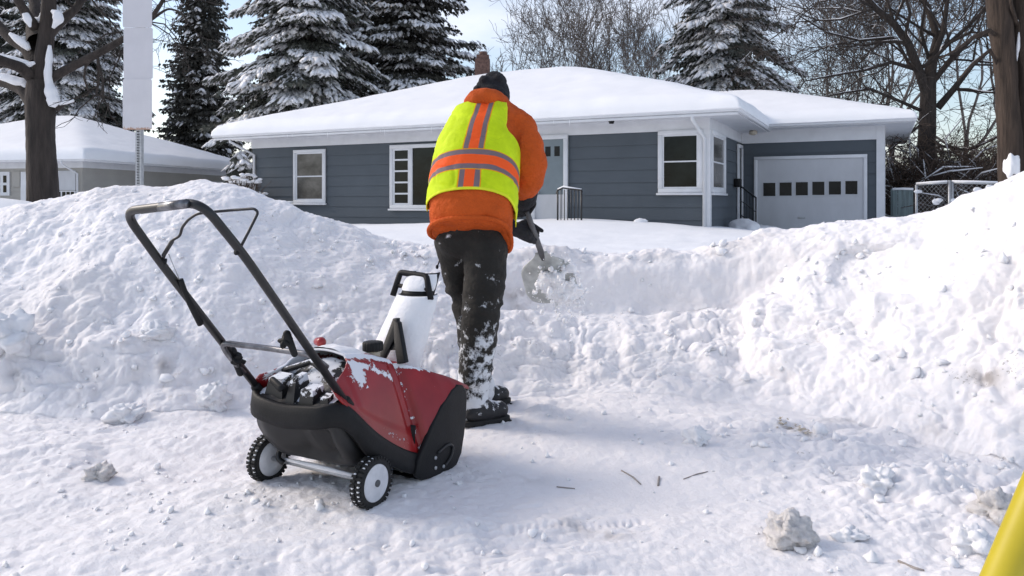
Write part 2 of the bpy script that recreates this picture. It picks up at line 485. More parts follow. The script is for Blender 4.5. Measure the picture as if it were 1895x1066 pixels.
# ------------------------------------------------------------------ snow terrain
T_BASE = ([-1600, -300, 0, 160, 330, 480, 700, 850, 950, 1050, 1200, 1400, 1600, 1750, 1895, 2200, 3500],
          [4.4, 4.1, 3.92, 3.86, 3.92, 4.05, 4.2, 4.25, 4.3, 4.35, 4.35, 4.12, 3.75, 3.4, 3.1, 2.8, 2.6])
T_CD = ([-1600, 0, 370, 700, 1100, 1350, 1500, 1750, 1895, 2200, 3500], [5.9, 5.5, 5.55, 5.6, 5.5, 5.4, 5.15, 4.7, 4.3, 4.0, 3.9])
T_CP = ([-1600, -300, 0, 60, 100, 160, 250, 330, 370, 420, 480, 550, 620, 680, 720, 800, 900, 1000, 1050, 1100, 1200, 1300, 1350, 1400, 1450,
         1500, 1560, 1620, 1700, 1735, 1760, 1790, 1850, 1895, 2000, 2500, 3500],
        [400, 400, 391, 382, 370, 345, 341, 337, 330, 340, 362, 386, 406, 424, 445, 466, 470, 466, 468, 474, 472, 469, 457, 433, 426,
         418, 408, 402, 393, 388, 380, 364, 342, 322, 310, 300, 300])

def yard_z(x, y):
    z = .52 + .19 * np.exp(-(((x - .8) / 3.4) ** 2 + ((y - 17.6) / 3.0) ** 2)) - .22 * sstep(4.6, 7, x) * sstep(12, 16, y)
    z = z + .62 * np.exp(-(((x + 5.6) / 1.5) ** 2 + ((y - 8.2) / .9) ** 2))
    z = z + .05 * np.exp(-(((x - 2.6) / 1.0) ** 2 + ((y - 16.4) / .8) ** 2))
    return z

PROF_S = np.linspace(0, 1, 201)
PROF_L = np.interp(PROF_S, [0, .08, .2, .5, .8, .93, 1], [0, .07, .24, .58, .88, .98, 1])
PROF_C = np.interp(PROF_S, [0, .15, .32, .52, .64, .74, .775, .82, .90, 1], [0, .08, .21, .37, .44, .465, .56, .87, .99, 1])
PROF_R = np.interp(PROF_S, [0, .1, .3, .6, .85, .95, 1], [0, .09, .34, .68, .93, .99, 1])
def _sm(a):
    k = np.hanning(9); k /= k.sum(); return np.convolve(np.pad(a, 4, 'edge'), k, 'valid')
PROF_L, PROF_C, PROF_R = map(_sm, (PROF_L, PROF_C, PROF_R))

def bank_prof(s, px):
    wc = sstep(800, 960, px) * (1 - sstep(1340, 1560, px)); wr = sstep(1340, 1560, px)
    return np.interp(s, PROF_S, PROF_L) * (1 - wc - wr) + np.interp(s, PROF_S, PROF_C) * wc + np.interp(s, PROF_S, PROF_R) * wr

def smooth_interp(px, tab, w=14):
    return sum(np.interp(px + o, *tab) for o in (-w, 0, w)) / 3

def surf(x, y):
    """snow height without the small lumps"""
    x = np.atleast_1d(np.asarray(x, float)); y = np.atleast_1d(np.asarray(y, float))
    px = CX + F * x / y
    b = smooth_interp(px, T_BASE); c = smooth_interp(px, T_CD); zc = HC - (smooth_interp(px, T_CP) - YH) * c / F
    s = (y - b) / (c - b)
    z = np.where(s <= 0, 0, bank_prof(np.clip(s, 0, 1), px) * zc)
    yz = yard_z(x, y); k = sstep(0, 1, (y - c) / np.where(zc > .8, 1.5, 3.0))
    return np.where(s > 1, zc + (yz - zc) * k, z)

def make_terrain():
    cols = np.concatenate([np.linspace(-1600, -60, 40)[:-1], np.linspace(-60, 1960, 860), np.linspace(1960, 2400, 120)[1:], np.linspace(2400, 3500, 30)[1:]])
    b = smooth_interp(cols, T_BASE); c = smooth_interp(cols, T_CD)
    rows = []; s_all = []
    for d in np.linspace(.25, 1.9, 10)[:-1]: rows.append(np.full_like(cols, d))
    for t in np.linspace(0, 1, 300)[:-1]: rows.append(1 / ((1 - t) / 1.9 + t / b))
    n_st = len(rows)
    for t in np.linspace(0, 1, 300): rows.append(b + (c - b) * t)
    n_fc = len(rows)
    for t in np.linspace(0, 1, 50)[1:]: rows.append(c + 3.0 * t ** 1.4)
    e = c + 3.0
    for t in np.linspace(0, 1, 75)[1:]: rows.append(1 / ((1 - t) / e + t / 90))
    D = np.array(rows); n, m = D.shape
    PX = np.broadcast_to(cols, D.shape)
    X = (PX - CX) * D / F; Y = D.copy()
    Z = surf(X.ravel(), Y.ravel()).reshape(D.shape)
    Sx = (D - b) / (c - b)
    # cut notch in the right-hand bank with an upright edge
    Sc = np.clip(Sx, 0, 1.2)
    wob = 6 * np.sin(Sc * 23) + 4 * np.sin(Sc * 51)
    notch = sstep(1490, 1610, PX) * (1 - np.clip((PX - 1670 - wob) / 82, 0, 1)) * sstep(.46, .50, Sc) * (1 - sstep(.66, .80, Sc))
    Y = Y + .19 * notch
    P = np.stack([X, Y, Z], -1)
    gu = np.gradient(P, axis=1); gv = np.gradient(P, axis=0)
    N = np.cross(gu, gv); N /= np.linalg.norm(N, axis=-1)[..., None] + 1e-12
    N[N[..., 2] < 0] *= -1
    p = P.reshape(-1, 3); S = Sx.ravel(); px = PX.ravel()
    face = sstep(-.05, .12, S) * (1 - sstep(.98, 1.25, S))
    near = (S > -.3) & (S < 1.5)
    street = 1 - sstep(-.02, .15, S)
    yard = sstep(1.0, 1.3, S)
    disp = np.zeros(len(p))
    wL = 1 - sstep(720, 900, px); wR = sstep(1350, 1550, px); wC = 1 - wL - wR
    # how rubbly: centre bottom and right bottom rough, cut faces and the left mound calmer
    rub = wL * (.40 + .45 * (1 - sstep(.25, .5, S))) + wC * (1.0 - .85 * sstep(.60, .70, S) * (1 - .45 * sstep(.84, .92, S))) + wR * (.8 - .3 * sstep(.4, .7, S))
    rub = rub * (1 - .9 * np.clip(notch.ravel() * 2, 0, 1))
    msk = .35 + .65 * sstep(-.25, .3, fbm(p, .8, 3, 5)); rub = rub * msk
    q = p[near]; qq = q + np.stack([fbm(q, .3, 3, 60), fbm(q, .3, 3, 61), fbm(q, .3, 3, 62)], 1) * .12
    d = np.zeros(len(q))
    w1, w2 = worley(qq, .42, 11); d += rub[near] * .085 * (.55 - w1)
    w1, w2 = worley(qq, .19, 21); m2 = sstep(-.2, .25, fbm(q, .5, 3, 31)); d += rub[near] * .022 * (.5 - w1) * m2
    d -= rub[near] * .010 * np.exp(-((w2 - w1) / .07) ** 2) * m2
    w1, w2 = worley(qq, .085, 41); m3 = sstep(-.1, .3, fbm(q, .35, 3, 51)); d += rub[near] * .008 * (.5 - w1) * m3
    pf = sum(a_ * (np.abs(vnoise(qq / s_ + 5.1 * k, 700 + k)) - .25) for k, (a_, s_) in enumerate(((.10, .55), (.075, .27), (.045, .13), (.022, .065), (.010, .032)))); d += rub[near] * pf
    d += .055 * fbm(q, .6, 5, 71) + .018 * fbm(q, .11, 4, 81) + .006 * fbm(q, .03, 3, 82)
    disp[near] += d * face[near]
    # street: trampled, with scraped tracks running across the view
    st = S < .2
    q = p[st]; ang = R(14); rx = q[:, 0] * math.cos(ang) + q[:, 1] * math.sin(ang); ry = -q[:, 0] * math.sin(ang) + q[:, 1] * math.cos(ang)
    qs = np.stack([rx * .35, ry, q[:, 2] * 0], 1); q2 = q * [1, 1, 0]
    d = .024 * fbm(qs, .38, 4, 91) + .022 * fbm(q2, .9, 3, 92)
    w1, w2 = worley(q2, .07, 93); mk = sstep(-.05, .3, fbm(q2, .55, 3, 94)); d += .011 * (.5 - w1) * mk
    w1, w2 = worley(q2, .032, 95); mk = sstep(-.15, .3, fbm(q2, .4, 3, 96)); d += .004 * (.5 - w1) * (.35 + mk)
    d += .007 * fbm(q2, .05, 3, 97)
    qa = np.stack([rx * .6, ry, 0 * rx], 1); mk = .3 + sstep(-.2, .3, fbm(q2, .7, 3, 98)); d += mk * sum(a_ * (np.abs(vnoise(qa / s_ + 3.3 * k, 720 + k)) - .25) for k, (a_, s_) in enumerate(((.022, .22), (.015, .10), (.010, .05), (.006, .024))))
    pxs = px[st]; smoothlane = np.exp(-(((q[:, 0] - .35) / .55) ** 2 + ((q[:, 1] - 2.95) / .33) ** 2))
    rough_r = 1 + .8 * sstep(.7, 1.5, q[:, 0]) * (1 - sstep(3.4, 3.9, q[:, 1]))
    d = d * (1 - .75 * smoothlane) * rough_r - .02 * smoothlane
    # tyre track left by the machine: two shallow ridged ruts
    for yy in (2.52,):
        line = yy + .10 * q[:, 0] + .05 * np.sin(q[:, 0] * 1.7)
        g = np.exp(-((q[:, 1] - line) / .022) ** 2) * sstep(-.75, -.2, q[:, 0]) * (1 - sstep(.38, .5, q[:, 0]))
        d -= g * (.011 + .005 * np.sin(q[:, 0] * 230) * sstep(-.05, .06, q[:, 0])) * (.5 + sstep(-.3, .3, fbm(q2, .25, 2, 99)))
    disp[st] += d * street[st]
    yd = yard > 0
    q = p[yd]; disp[yd] += yard[yd] * (.045 * fbm(q, 1.6, 4, 101) + .02 * fbm(q, .4, 3, 102) * (q[:, 1] < 14))
    soil = .20 * wC * np.exp(-((S - .93) / .07) ** 2) * (.4 + sstep(-.2, .3, fbm(p, .25, 3, 501))) + (.17 * wR + .17 * wL + .08 * wC) * sstep(-.1, .5, fbm(p, .9, 4, 502)) * face
    def spot(x, y, rx, ry, amp): return amp * np.exp(-(((px - x) / rx) ** 2 + ((PY - y) / ry) ** 2) ) * sstep(-.25, .25, fbm(p, .07, 4, 503))
    PY = YH + F * (HC - P[..., 2].ravel()) / P[..., 1].ravel()
    for a_ in ((1822, 695, 30, 24, .9), (1600, 652, 16, 10, .6), (1640, 655, 20, 12, .45), (958, 548, 34, 14, .6), (960, 575, 16, 14, .5), (305, 680, 14, 14, .7), (420, 690, 20, 16, .35), (250, 640, 40, 18, .3), (1065, 975, 60, 14, .4), (560, 790, 40, 10, .3), (1130, 995, 40, 10, .5), (960, 885, 60, 8, .25), (45, 700, 20, 14, .4), (130, 740, 14, 12, .7), (1540, 780, 60, 10, .25), (1730, 800, 30, 14, .3)): soil = soil + spot(*a_)
    global TSOIL
    TSOIL = np.clip(soil, 0, .95).reshape(n, m)
    P2 = P + N * disp.reshape(n, m)[..., None]
    return P2, n_st, n_fc

TP, N_ST, N_FC = make_terrain()
def terrain_piece(name, r0, r1, mat):
    mb = MB(); mb.grid(TP[r0:r1])
    o = mb.build(name, mat)
    at = o.data.attributes.new('soil', 'FLOAT', 'POINT'); at.data.foreach_set('value', TSOIL[r0:r1].astype(np.float32).ravel())
    tag(o, kind='structure')
    return o
_full = MB(); _full.grid(TP); _fm = _full.mesh('full')
_nv = np.empty(len(_fm.vertices) * 3, np.float32); _fm.vertices.foreach_get('normal', _nv); _nv = _nv.reshape(TP.shape)
bpy.data.meshes.remove(_fm)
for nm, r0, r1, mt in (('street', 0, N_ST + 1, 'snow_street'), ('snow_bank', N_ST, N_FC + 14, 'snow_bank'), ('yard', N_FC + 13, len(TP), 'snow_yard')):
    o = terrain_piece(nm, r0, r1, M[mt])
    o.data.normals_split_custom_set_from_vertices(_nv[r0:r1].reshape(-1, 3))
g = MB(); g.grid(np.array([[(-600, -400, -.16), (600, -400, -.16)], [(-600, 1200, -.16), (600, 1200, -.16)]], float)); tag(g.build('ground', M['snow_yard']), kind='structure')

def ground_at(x, y):
    """height of the finished surface near a point"""
    px = CX + F * x / y
    i = np.argmin(((TP[..., 0] - x) ** 2 + (TP[..., 1] - y) ** 2).ravel())
    return TP.reshape(-1, 3)[i, 2]

# ---- loose lumps
def chunk(px, py, size, label, mat='snow_dirty', d=None, sq=.8, seed=0):
    if d is None:
        # march along the sight line until it meets the surface
        d = 1.9
        while d < 7:
            w = W(px, py, d)
            if surf(w[0], w[1])[0] > w[2] - .01: break
            d += .02
    w = W(px, py, d); z = ground_at(w[0], w[1])
    mb = MB(); r = size * d / F
    mb.ellipsoid((w[0], w[1], z + r * sq * .45), (r, r * .9, r * sq), n=40, m=26, noise=.85, seed=seed)
    V = mb.v[0]; c = np.array((w[0], w[1], z))
    w1, w2 = worley(V, r * .55, seed); nrm = (V - V.mean(0)); nrm /= np.linalg.norm(nrm, axis=1)[:, None]
    mb.v[0] = V + nrm * (r * .38 * (.5 - w1) + r * .2 * fbm(V, r * .2, 3, seed))[:, None]
    o = mb.build('snow_chunk', M[mat], loc=(w[0], w[1], z))
    return tag(o, label, 'snow chunk', 'loose chunks of packed snow')
chunk(1458, 1008, 46, 'grey brown dirty snow chunk, the biggest loose one at lower right', seed=1)
chunk(182, 874, 22, 'small greyish snow chunk alone on the churned street at far left', seed=2, sq=.7)
chunk(235, 775, 30, 'rounded white chunk at the foot of the left snow mound', 'snow', seed=3)
chunk(285, 622, 27, 'white chunk with a dark underside sticking out of the left mound', 'snow', seed=4, sq=.6)
chunk(18, 668, 44, 'pale chunk half buried in the mound at the left edge of the view', 'snow', seed=5)
chunk(1570, 1000, 26, 'white lump just right of the biggest dirty chunk', 'snow', seed=6, sq=.6)
chunk(1800, 1020, 34, 'pale round lump right beside the yellow pole', 'snow', seed=7)
chunk(1845, 975, 36, 'beige dirty lump half hidden behind the yellow pole', seed=8)
chunk(1625, 915, 30, 'squarish white block of snow on the rubble in front of the right bank', 'snow', seed=9)
chunk(1290, 822, 20, 'small white lump on the street in front of the middle of the bank', 'snow', seed=10)
chunk(395, 752, 26, 'white lump at the mound foot just left of the snow thrower', 'snow', seed=12)

def crumbs():
    """countless crumbs of snow"""
    mb = MB(); TPf = TP[:N_FC].reshape(-1, 3)
    base = np.array([(1, 0, 0), (-1, 0, 0), (0, 1, 0), (0, -1, 0), (0, 0, 1), (0, 0, -1)], float)
    T = [[0, 2, 4], [2, 1, 4], [1, 3, 4], [3, 0, 4], [2, 0, 5], [1, 2, 5], [3, 1, 5], [0, 3, 5]]
    # one subdivided octahedron
    vs = list(map(tuple, base)); fs = []
    cache = {}
    def mid(a, b):
        k = (min(a, b), max(a, b))
        if k not in cache:
            p = np.array(vs[a]) + np.array(vs[b]); vs.append(tuple(p / np.linalg.norm(p))); cache[k] = len(vs) - 1
        return cache[k]
    for a, b, c in T:
        x, y, z = mid(a, b), mid(b, c), mid(c, a); fs += [[a, x, z], [x, b, y], [z, y, c], [x, y, z]]
    vs = np.array(vs); fs = np.array(fs)
    pick = rng.integers(20 * TP.shape[1], len(TPf), 9000)
    dens = fbm(TPf[pick], .7, 3, 222) - .12
    for i, dn in zip(pick, dens):
        p = TPf[i]
        if rng.random() > (.10 + 1.2 * max(dn, 0)) * (.35 if p[0] > 1.2 and p[1] > 3.2 else .5): continue
        right = 1 if p[0] > .9 else 0
        r = (.0045 + .011 * rng.random() ** 3) * (1.0 + .7 * right * rng.random() + .6 * (p[1] > 3.7))
        v = vs * (1 + .35 * rng.standard_normal((len(vs), 1))) * r * (.7 + .6 * rng.random(3))
        mb.add(v + p + [0, 0, r * .3], tris=fs)
    o = mb.build('snow_crumbs', M['snow_loose'])
    tag(o, 'loose white crumbs of snow scattered over the street and bank', 'snow crumbs', kind='stuff')
crumbs()

def twig(pts, r, label, mat='twig', name='twig', cat='twig'):
    P = []
    for px, py in pts:
        d = 1540 / (py - YH); w = W(px, py, d); P.append((w[0], w[1], ground_at(w[0], w[1]) + r * .7))
    c = np.mean(P, 0)
    mb = MB(); mb.tube(P, [r, r * 1.1] + [r * .8] * (len(P) - 2), 6)
    return tag(mb.build(name, M[mat], loc=c), label, cat)
twig([(1150, 868), (1172, 878), (1186, 890)], .003, 'thin bent grey twig lying on the smooth scraped snow')
twig([(1218, 893), (1220, 878)], .004, 'short upright looking dark twig right of the bent one')
twig([(1030, 894), (1064, 897)], .0022, 'straight pale twig lying nearest the machine on scraped snow')
twig([(1265, 883), (1290, 876), (1310, 874)], .0022, 'thin grey twig lying right of the short dark one')
twig([(1662, 1042), (1690, 1056), (1710, 1064)], .0035, 'brown twig at the bottom edge under the white lumps')
def litter():
    mb = MB()
    for k in range(46):
        t = rng.random(); px = 1442 + 60 * t + 4 * rng.standard_normal(); py = 793 + 14 * t + 3 * rng.standard_normal()
        d = 1540 / (py - YH); w = W(px, py, d); z = ground_at(w[0], w[1]) + .006
        a = rng.random() * 6.28; r = .008 + .012 * rng.random(); ca, sa = math.cos(a), math.sin(a)
        c = np.array([w[0], w[1], z])
        mb.add(c + np.array([(r * ca, r * sa, .004), (-r * .35 * sa, r * .35 * ca, .010 * rng.random()), (-r * ca, -r * sa, .006 * rng.random()), (r * .35 * sa, -r * .35 * ca, .0)]), [[0, 1, 2, 3]])
    o = mb.build('leaf_litter', M['beige'], smooth=False)
    tag(o, 'patch of tan dead leaves lying on the snow right of centre', 'leaves', kind='stuff')
litter()
# ------------------------------------------------------------------ houses
class Frame:
    """plan frame: s to the left along the front, t inwards, z up"""
    def __init__(f, x, y, ang):
        f.o = np.array([x, y, 0.0]); c, s = math.cos(R(ang)), math.sin(R(ang))
        f.a = np.array([-c, s, 0.0]); f.b = np.array([s, c, 0.0])
    def p(f, s, t, z): return f.o + f.a * s + f.b * t + np.array([0, 0, z])
    def box(f, mb, s0, s1, t0, t1, z0, z1):
        return mb.box8([f.p(s0, t0, z0), f.p(s1, t0, z0), f.p(s1, t1, z0), f.p(s0, t1, z0), f.p(s0, t0, z1), f.p(s1, t0, z1), f.p(s1, t1, z1), f.p(s0, t1, z1)])
    def on_front(f, px, py, t=0):
        k = (px - CX) / F; q = f.o + f.b * t
        s = (q[0] - k * q[1]) / (-f.a[0] + k * f.a[1]); d = q[1] + f.a[1] * s
        return s, HC - (py - YH) * d / F
    def on_side(f, px, py, s=0):
        k = (px - CX) / F; q = f.o + f.a * s
        t = (k * q[1] - q[0]) / (f.b[0] - k * f.b[1]); d = q[1] + f.b[1] * t
        return t, HC - (py - YH) * d / F

H = Frame(4.334, 16.74, 26)
SL, TD = 13.45, 10.1              # length, depth
ZF, ZS, ZE = 2.715, 2.98, 3.10    # frieze bottom, soffit, gutter top
OV = .72
house = empty('house', H.p(0, 0, 0), 'long grey lap sided bungalow with white trim under a thick snow covered hip roof', 'house')

def courses(mb, f, horiz, c0, c1, off, z0, z1, exp, axis):
    """overlapping boards; axis 's' = front wall at t=off facing -t, 't' = side wall at s=off facing -s"""
    z = z1; k = 0
    while z > z0 - exp:
        za, zb = z - exp, z + .02
        if axis == 's':
            P = [f.p(c0, off - .030, za), f.p(c1, off - .030, za), f.p(c1, off + .02, za), f.p(c0, off + .02, za),
                 f.p(c0, off - .008, zb), f.p(c1, off - .008, zb), f.p(c1, off + .02, zb), f.p(c0, off + .02, zb)]
        else:
            P = [f.p(off - .030, c0, za), f.p(off - .030, c1, za), f.p(off + .02, c1, za), f.p(off + .02, c0, za),
                 f.p(off - .008, c0, zb), f.p(off - .008, c1, zb), f.p(off + .02, c1, zb), f.p(off + .02, c0, zb)]
        mb.box8(P); z -= exp
mb = MB()
courses(mb, H, True, 0.0, SL, 0, 0, ZF, .287, 's')
courses(mb, H, False, 0.0, TD, 0, 0, ZF, .287, 't')
mb.build('siding', M['siding'], house, smooth=False)
mb = MB(); H.box(mb, .03, SL, .03, TD, -.5, ZS); mb.build('wall', M['white_paint'], house, smooth=False)
mb = MB(); H.box(mb, -.012, SL + .012, -.045, .03, ZF, ZS); H.box(mb, -.045, -.0122, -.0445, 4.6, ZF, ZS); mb.build('frieze', M['white_paint'], house, smooth=False)
mb = MB(); H.box(mb, -OV, SL + OV, -OV, TD + OV, ZS, ZS + .03); mb.build('soffit', M['white_paint'], house, smooth=False)
gm = MB()
H.box(gm, -OV - .09, SL + OV + .09, -OV - .09, -OV, ZE - .10, ZE + .02); H.box(gm, -OV - .09, -OV, -OV + .003, 5.0, ZE - .10, ZE + .02)
H.box(gm, -OV - .06, SL + OV + .06, -OV - .055, -OV - .002, ZE - .17, ZE - .103)
g_ = gm.build('gutter', M['white_paint'], house, smooth=False); bevel(g_, .02, 2)

def roof_grid(f, s0, s1, t0, t1, ze, slope, thick, n=150, edge=.34, hips=(1, 1, 1, 1), under=False, soft=.35, seed=0):
    """hip roof (s0,s1,t0,t1 eaves) as a closed snow slab"""
    e = .07
    a = np.linspace(-1, 1, n); a = np.sign(a) * (1 - (1 - np.abs(a)) ** 1.25); a = (a + 1) / 2
    S, T = np.meshgrid(s0 - e + (s1 - s0 + 2 * e) * a, t0 - e + (t1 - t0 + 2 * e) * a, indexing='ij')
    ds = [(S - s0) if hips[0] else S * 0 + 99, (s1 - S) if hips[1] else S * 0 + 99, (T - t0) if hips[2] else S * 0 + 99, (t1 - T) if hips[3] else S * 0 + 99]
    st = np.stack(ds); k = soft
    low = -k * np.log(np.exp(-np.clip(st, -5, 60) / k).sum(0))
    zr = ze + np.maximum(low, -.05) * slope
    dd = np.minimum.reduce([np.minimum(S - (s0 - e), (s1 + e) - S), np.minimum(T - (t0 - e), (t1 + e) - T)]) if all(hips) else np.minimum.reduce([x + e for x, h in zip(ds, hips) if h])
    u = np.clip(dd / edge, 0, 1); rnd = np.sqrt(np.maximum(1 - (1 - u) ** 2, 0))
    p = np.stack([S.ravel(), T.ravel(), S.ravel() * 0], 1)
    th = thick * (1 + .14 * fbm(p, 2.6, 4, 300 + seed) + .05 * fbm(p, .5, 3, 310 + seed)).reshape(S.shape)
    top = zr + th * rnd + .002
    wob = .03 * fbm(p, .6, 3, 320 + seed).reshape(S.shape) * (1 - u)
    base = zr.copy()
    O = f.o + S[..., None] * f.a + T[..., None] * f.b
    A = O.copy(); A[..., 2] = top + wob; B = O.copy(); B[..., 2] = base - .05 * (1 - u) * rnd
    return A, B
def snow_roof(name, mat, parent, *a, **k):
    A, B = roof_grid(*a, **k); mb = MB(); mb.grid(A); mb.grid(B[::-1]); n = A.shape[0]
    for e1, e2 in ((A[0], B[0]), (A[-1], B[-1]), (A[:, 0], B[:, 0]), (A[:, -1], B[:, -1])): mb.grid(np.stack([e1, e2]))
    return mb.build(name, mat, parent)
def deck(f, parent, s0, s1, t0, t1, ze, slope, mat):
    D = (t1 - t0) / 2; zt = ze + D * slope - .03; mb = MB()
    v = [f.p(s0, t0, ze - .03), f.p(s1, t0, ze - .03), f.p(s1, t1, ze - .03), f.p(s0, t1, ze - .03), f.p(s0 + D, t0 + D, zt), f.p(s1 - D, t0 + D, zt)]
    mb.v.append(np.array(v)); mb.n = 6; mb.poly = [[0, 1, 5, 4], [1, 2, 5], [2, 3, 4, 5], [3, 0, 4]]
    return mb.build('roof', mat, parent, smooth=False)
SLOPE = .345
rf = deck(H, house, -OV, SL + OV, -OV, TD + OV, ZE - .06, SLOPE, M['board_brown'])
snow_roof('roof_snow', M['snow_roof'], rf, H, -OV - .05, SL + OV + .05, -OV - .05, TD + OV, ZE - .015, SLOPE, .33, n=170)

# chimney
c = W(893, 112, 24.6)
chim = MB(); cx_, cy_ = c[0], c[1]
chim.box((cx_ - .24, cy_ - .24, 3.9), (cx_ + .24, cy_ + .24, HC + (YH - 111) * 24.6 / F)); chim.box((cx_ - .19, cy_ - .19, HC + (YH - 111) * 24.6 / F), (cx_ + .21, cy_ + .19, HC + (YH - 103) * 24.6 / F))
ch = chim.build('chimney', M['brick'], rf, smooth=False)
cp = MB(); cp.tube([(cx_ + .02, cy_, HC + (YH - 103.5) * 24.6 / F), (cx_ + .02, cy_, HC + (YH - 96) * 24.6 / F)], [.14, .12], 12); cp.build('chimney_pot', M['brick'], rf)

def rect_front(f, x0, x1, y0, y1, t=0):
    a = f.on_front(x0, (y0 + y1) / 2, t)[0]; b = f.on_front(x1, (y0 + y1) / 2, t)[0]; xm = (x0 + x1) / 2
    return min(a, b), max(a, b), f.on_front(xm, y1, t)[1], f.on_front(xm, y0, t)[1]

def frame_window(f, parent, s0, s1, z0, z1, t, name='window', bar=.075, mull=(), rails=(), glass='glass', top_glass=None, sill=True, depth=.055):
    """casing proud of the siding with recessed panes; returns frame"""
    mb = MB()
    f.box(mb, s0, s1, t - depth, t, z1 - bar, z1); f.box(mb, s0 + .003, s1 - .003, t - depth, t, z0, z0 + bar)
    f.box(mb, s0, s0 + bar, t - depth, t, z0 + bar, z1 - bar); f.box(mb, s1 - bar, s1, t - depth, t, z0 + bar, z1 - bar)
    for m_ in mull: f.box(mb, m_ - bar / 2, m_ + bar / 2, t - depth + .004, t, z0 + bar, z1 - bar)
    fr = mb.build(name, M['white_paint'], parent, smooth=False); bevel(fr, .006, 1)
    if sill:
        sm = MB(); f.box(sm, s0 - .03, s1 + .03, t - depth - .035, t - .001, z0 - .05, z0 - .002); bevel(sm.build('sill', M['white_paint'], fr, smooth=False), .006, 1)
    return fr
def sash(f, fr, s0, s1, z0, z1, t, glass, rails=1, bar=.04):
    sm = MB(); zc = [(z0 + (z1 - z0) * (k + 1) / (rails + 1)) for k in range(rails)]
    f.box(sm, s0, s1, t - .028, t, z0, z0 + bar); f.box(sm, s0, s1, t - .028, t, z1 - bar, z1)
    f.box(sm, s0, s0 + bar, t - .028, t, z0 + bar, z1 - bar); f.box(sm, s1 - bar, s1, t - .028, t, z0 + bar, z1 - bar)
    for z in zc: f.box(sm, s0 + bar, s1 - bar, t - .026, t, z - bar * .45, z + bar * .45)
    sm.build('sash', M['white_paint'], fr, smooth=False)
    gm = MB(); zs = [z0] + zc + [z1]
    f.box(gm, s0 + bar * .5, s1 - bar * .5, t - .013, t, z0 + bar * .5, z1 - bar * .5)
    gm.build('pane', M[glass], fr, smooth=False)

TW = -.034
# bedroom window, left
s0, s1, z0, z1 = rect_front(H, 546, 605, 277, 376); b = .085
fr = frame_window(H, house, s0, s1, z0, z1, TW, bar=b); sash(H, fr, s0 + b, s1 - b, z0 + b, z1 - b, TW, 'glass_blind')
# picture window with ladder side lights
s0, s1, z0, z1 = rect_front(H, 724, 930, 265, 388); z0 += .02
q = H.on_front(763, 320)[0]; q2 = s0 + (s1 - q)
fr = frame_window(H, house, s0, s1, z0, z1, TW, 'picture_window', bar=.1, mull=(q, q2))
sash(H, fr, q + .05, s1 - .1, z0 + .1, z1 - .1, TW, 'glass', rails=4, bar=.05)
sash(H, fr, s0 + .1, q2 - .05, z0 + .1, z1 - .1, TW, 'glass', rails=4, bar=.05)
gm = MB(); H.box(gm, q2 + .05, q - .05, TW - .016, TW, z0 + .1, z1 - .1); gm.build('pane', M['glass'], fr, smooth=False)
# corner windows
s0, s1, z0, z1 = rect_front(H, 1219, 1305, 241, 357); s0 = .10; b = .1
fr = frame_window(H, house, s0, s1, z0, z1, TW, bar=b); sash(H, fr, s0 + b, s1 - b, z0 + b, z1 - b, TW, 'glass', bar=.035)
ta, tb = H.on_side(1313, 300)[0], H.on_side(1337, 300)[0]
def side_frame(f):   # the side wall's own plan frame: its s runs back along the house, its t goes into the wall
    g = Frame(0, 0, 0); g.o = f.o.copy(); g.a = f.b.copy(); g.b = f.a.copy(); return g
HS = side_frame(H)
fr = frame_window(HS, house, .10, tb, z0, z1, TW, bar=b); sash(HS, fr, .10 + b, tb - b, z0 + b, z1 - b, TW, 'glass_blind', bar=.035)
# corner board and downspouts
mb = MB(); H.box(mb, -.062, .10, -.0625, -.001, .0, ZF); H.box(mb, -.062, -.001, -.0008, .098, .0, ZF); mb.build('corner_board', M['white_paint'], house, smooth=False)
def downspout(f, s, t, zt, zb, kick, parent):
    p0 = f.p(s + kick, t - OV, zt); p1 = f.p(s + kick, t - OV, zt - .12); p2 = f.p(s, t - .07, zt - .48); p3 = f.p(s, t - .07, zb)
    m_ = MB(); m_.tube([p0, p1, p1 * .5 + p2 * .5, p2, p3], .038, 8); return m_.build('downspout', M['white_paint'], parent)
downspout(H, SL - .12, 0, ZE - .1, .1, .3, house)
downspout(H, .06, -.02, ZE - .1, .1, .12, house)
# front door
s0, s1, z0, z1 = rect_front(H, 985, 1053, 250, 430); z0 = .45
fr = frame_window(H, house, s0, s1, z0, z1, TW, 'door', bar=.11, sill=False, depth=.07)
mb = MB(); zm = H.on_front(1025, 360)[1]
H.box(mb, s0 + .11, s1 - .11, TW - .02, TW, z0 + .11, zm); mb.build('kick_panel', M['door_white'], fr, smooth=False)
mb = MB(); H.box(mb, s0 + .11, s1 - .11, TW - .015, TW, zm, z1 - .11); mb.build('door_panel', M['door_teal'], fr, smooth=False)
for i in range(3):
    mb = MB(); a = s0 + .22 + i * .24; H.box(mb, a, a + .14, TW - .019, TW - .0155, z1 - .52, z1 - .28); mb.build('pane', M['glass_dark'], fr, smooth=False)
mb = MB(); a = s1 - .2; mb.ellipsoid(H.p(a, TW - .06, zm + .05), (.03, .03, .03), n=10, m=6); mb.build('handle', M['galv'], fr)
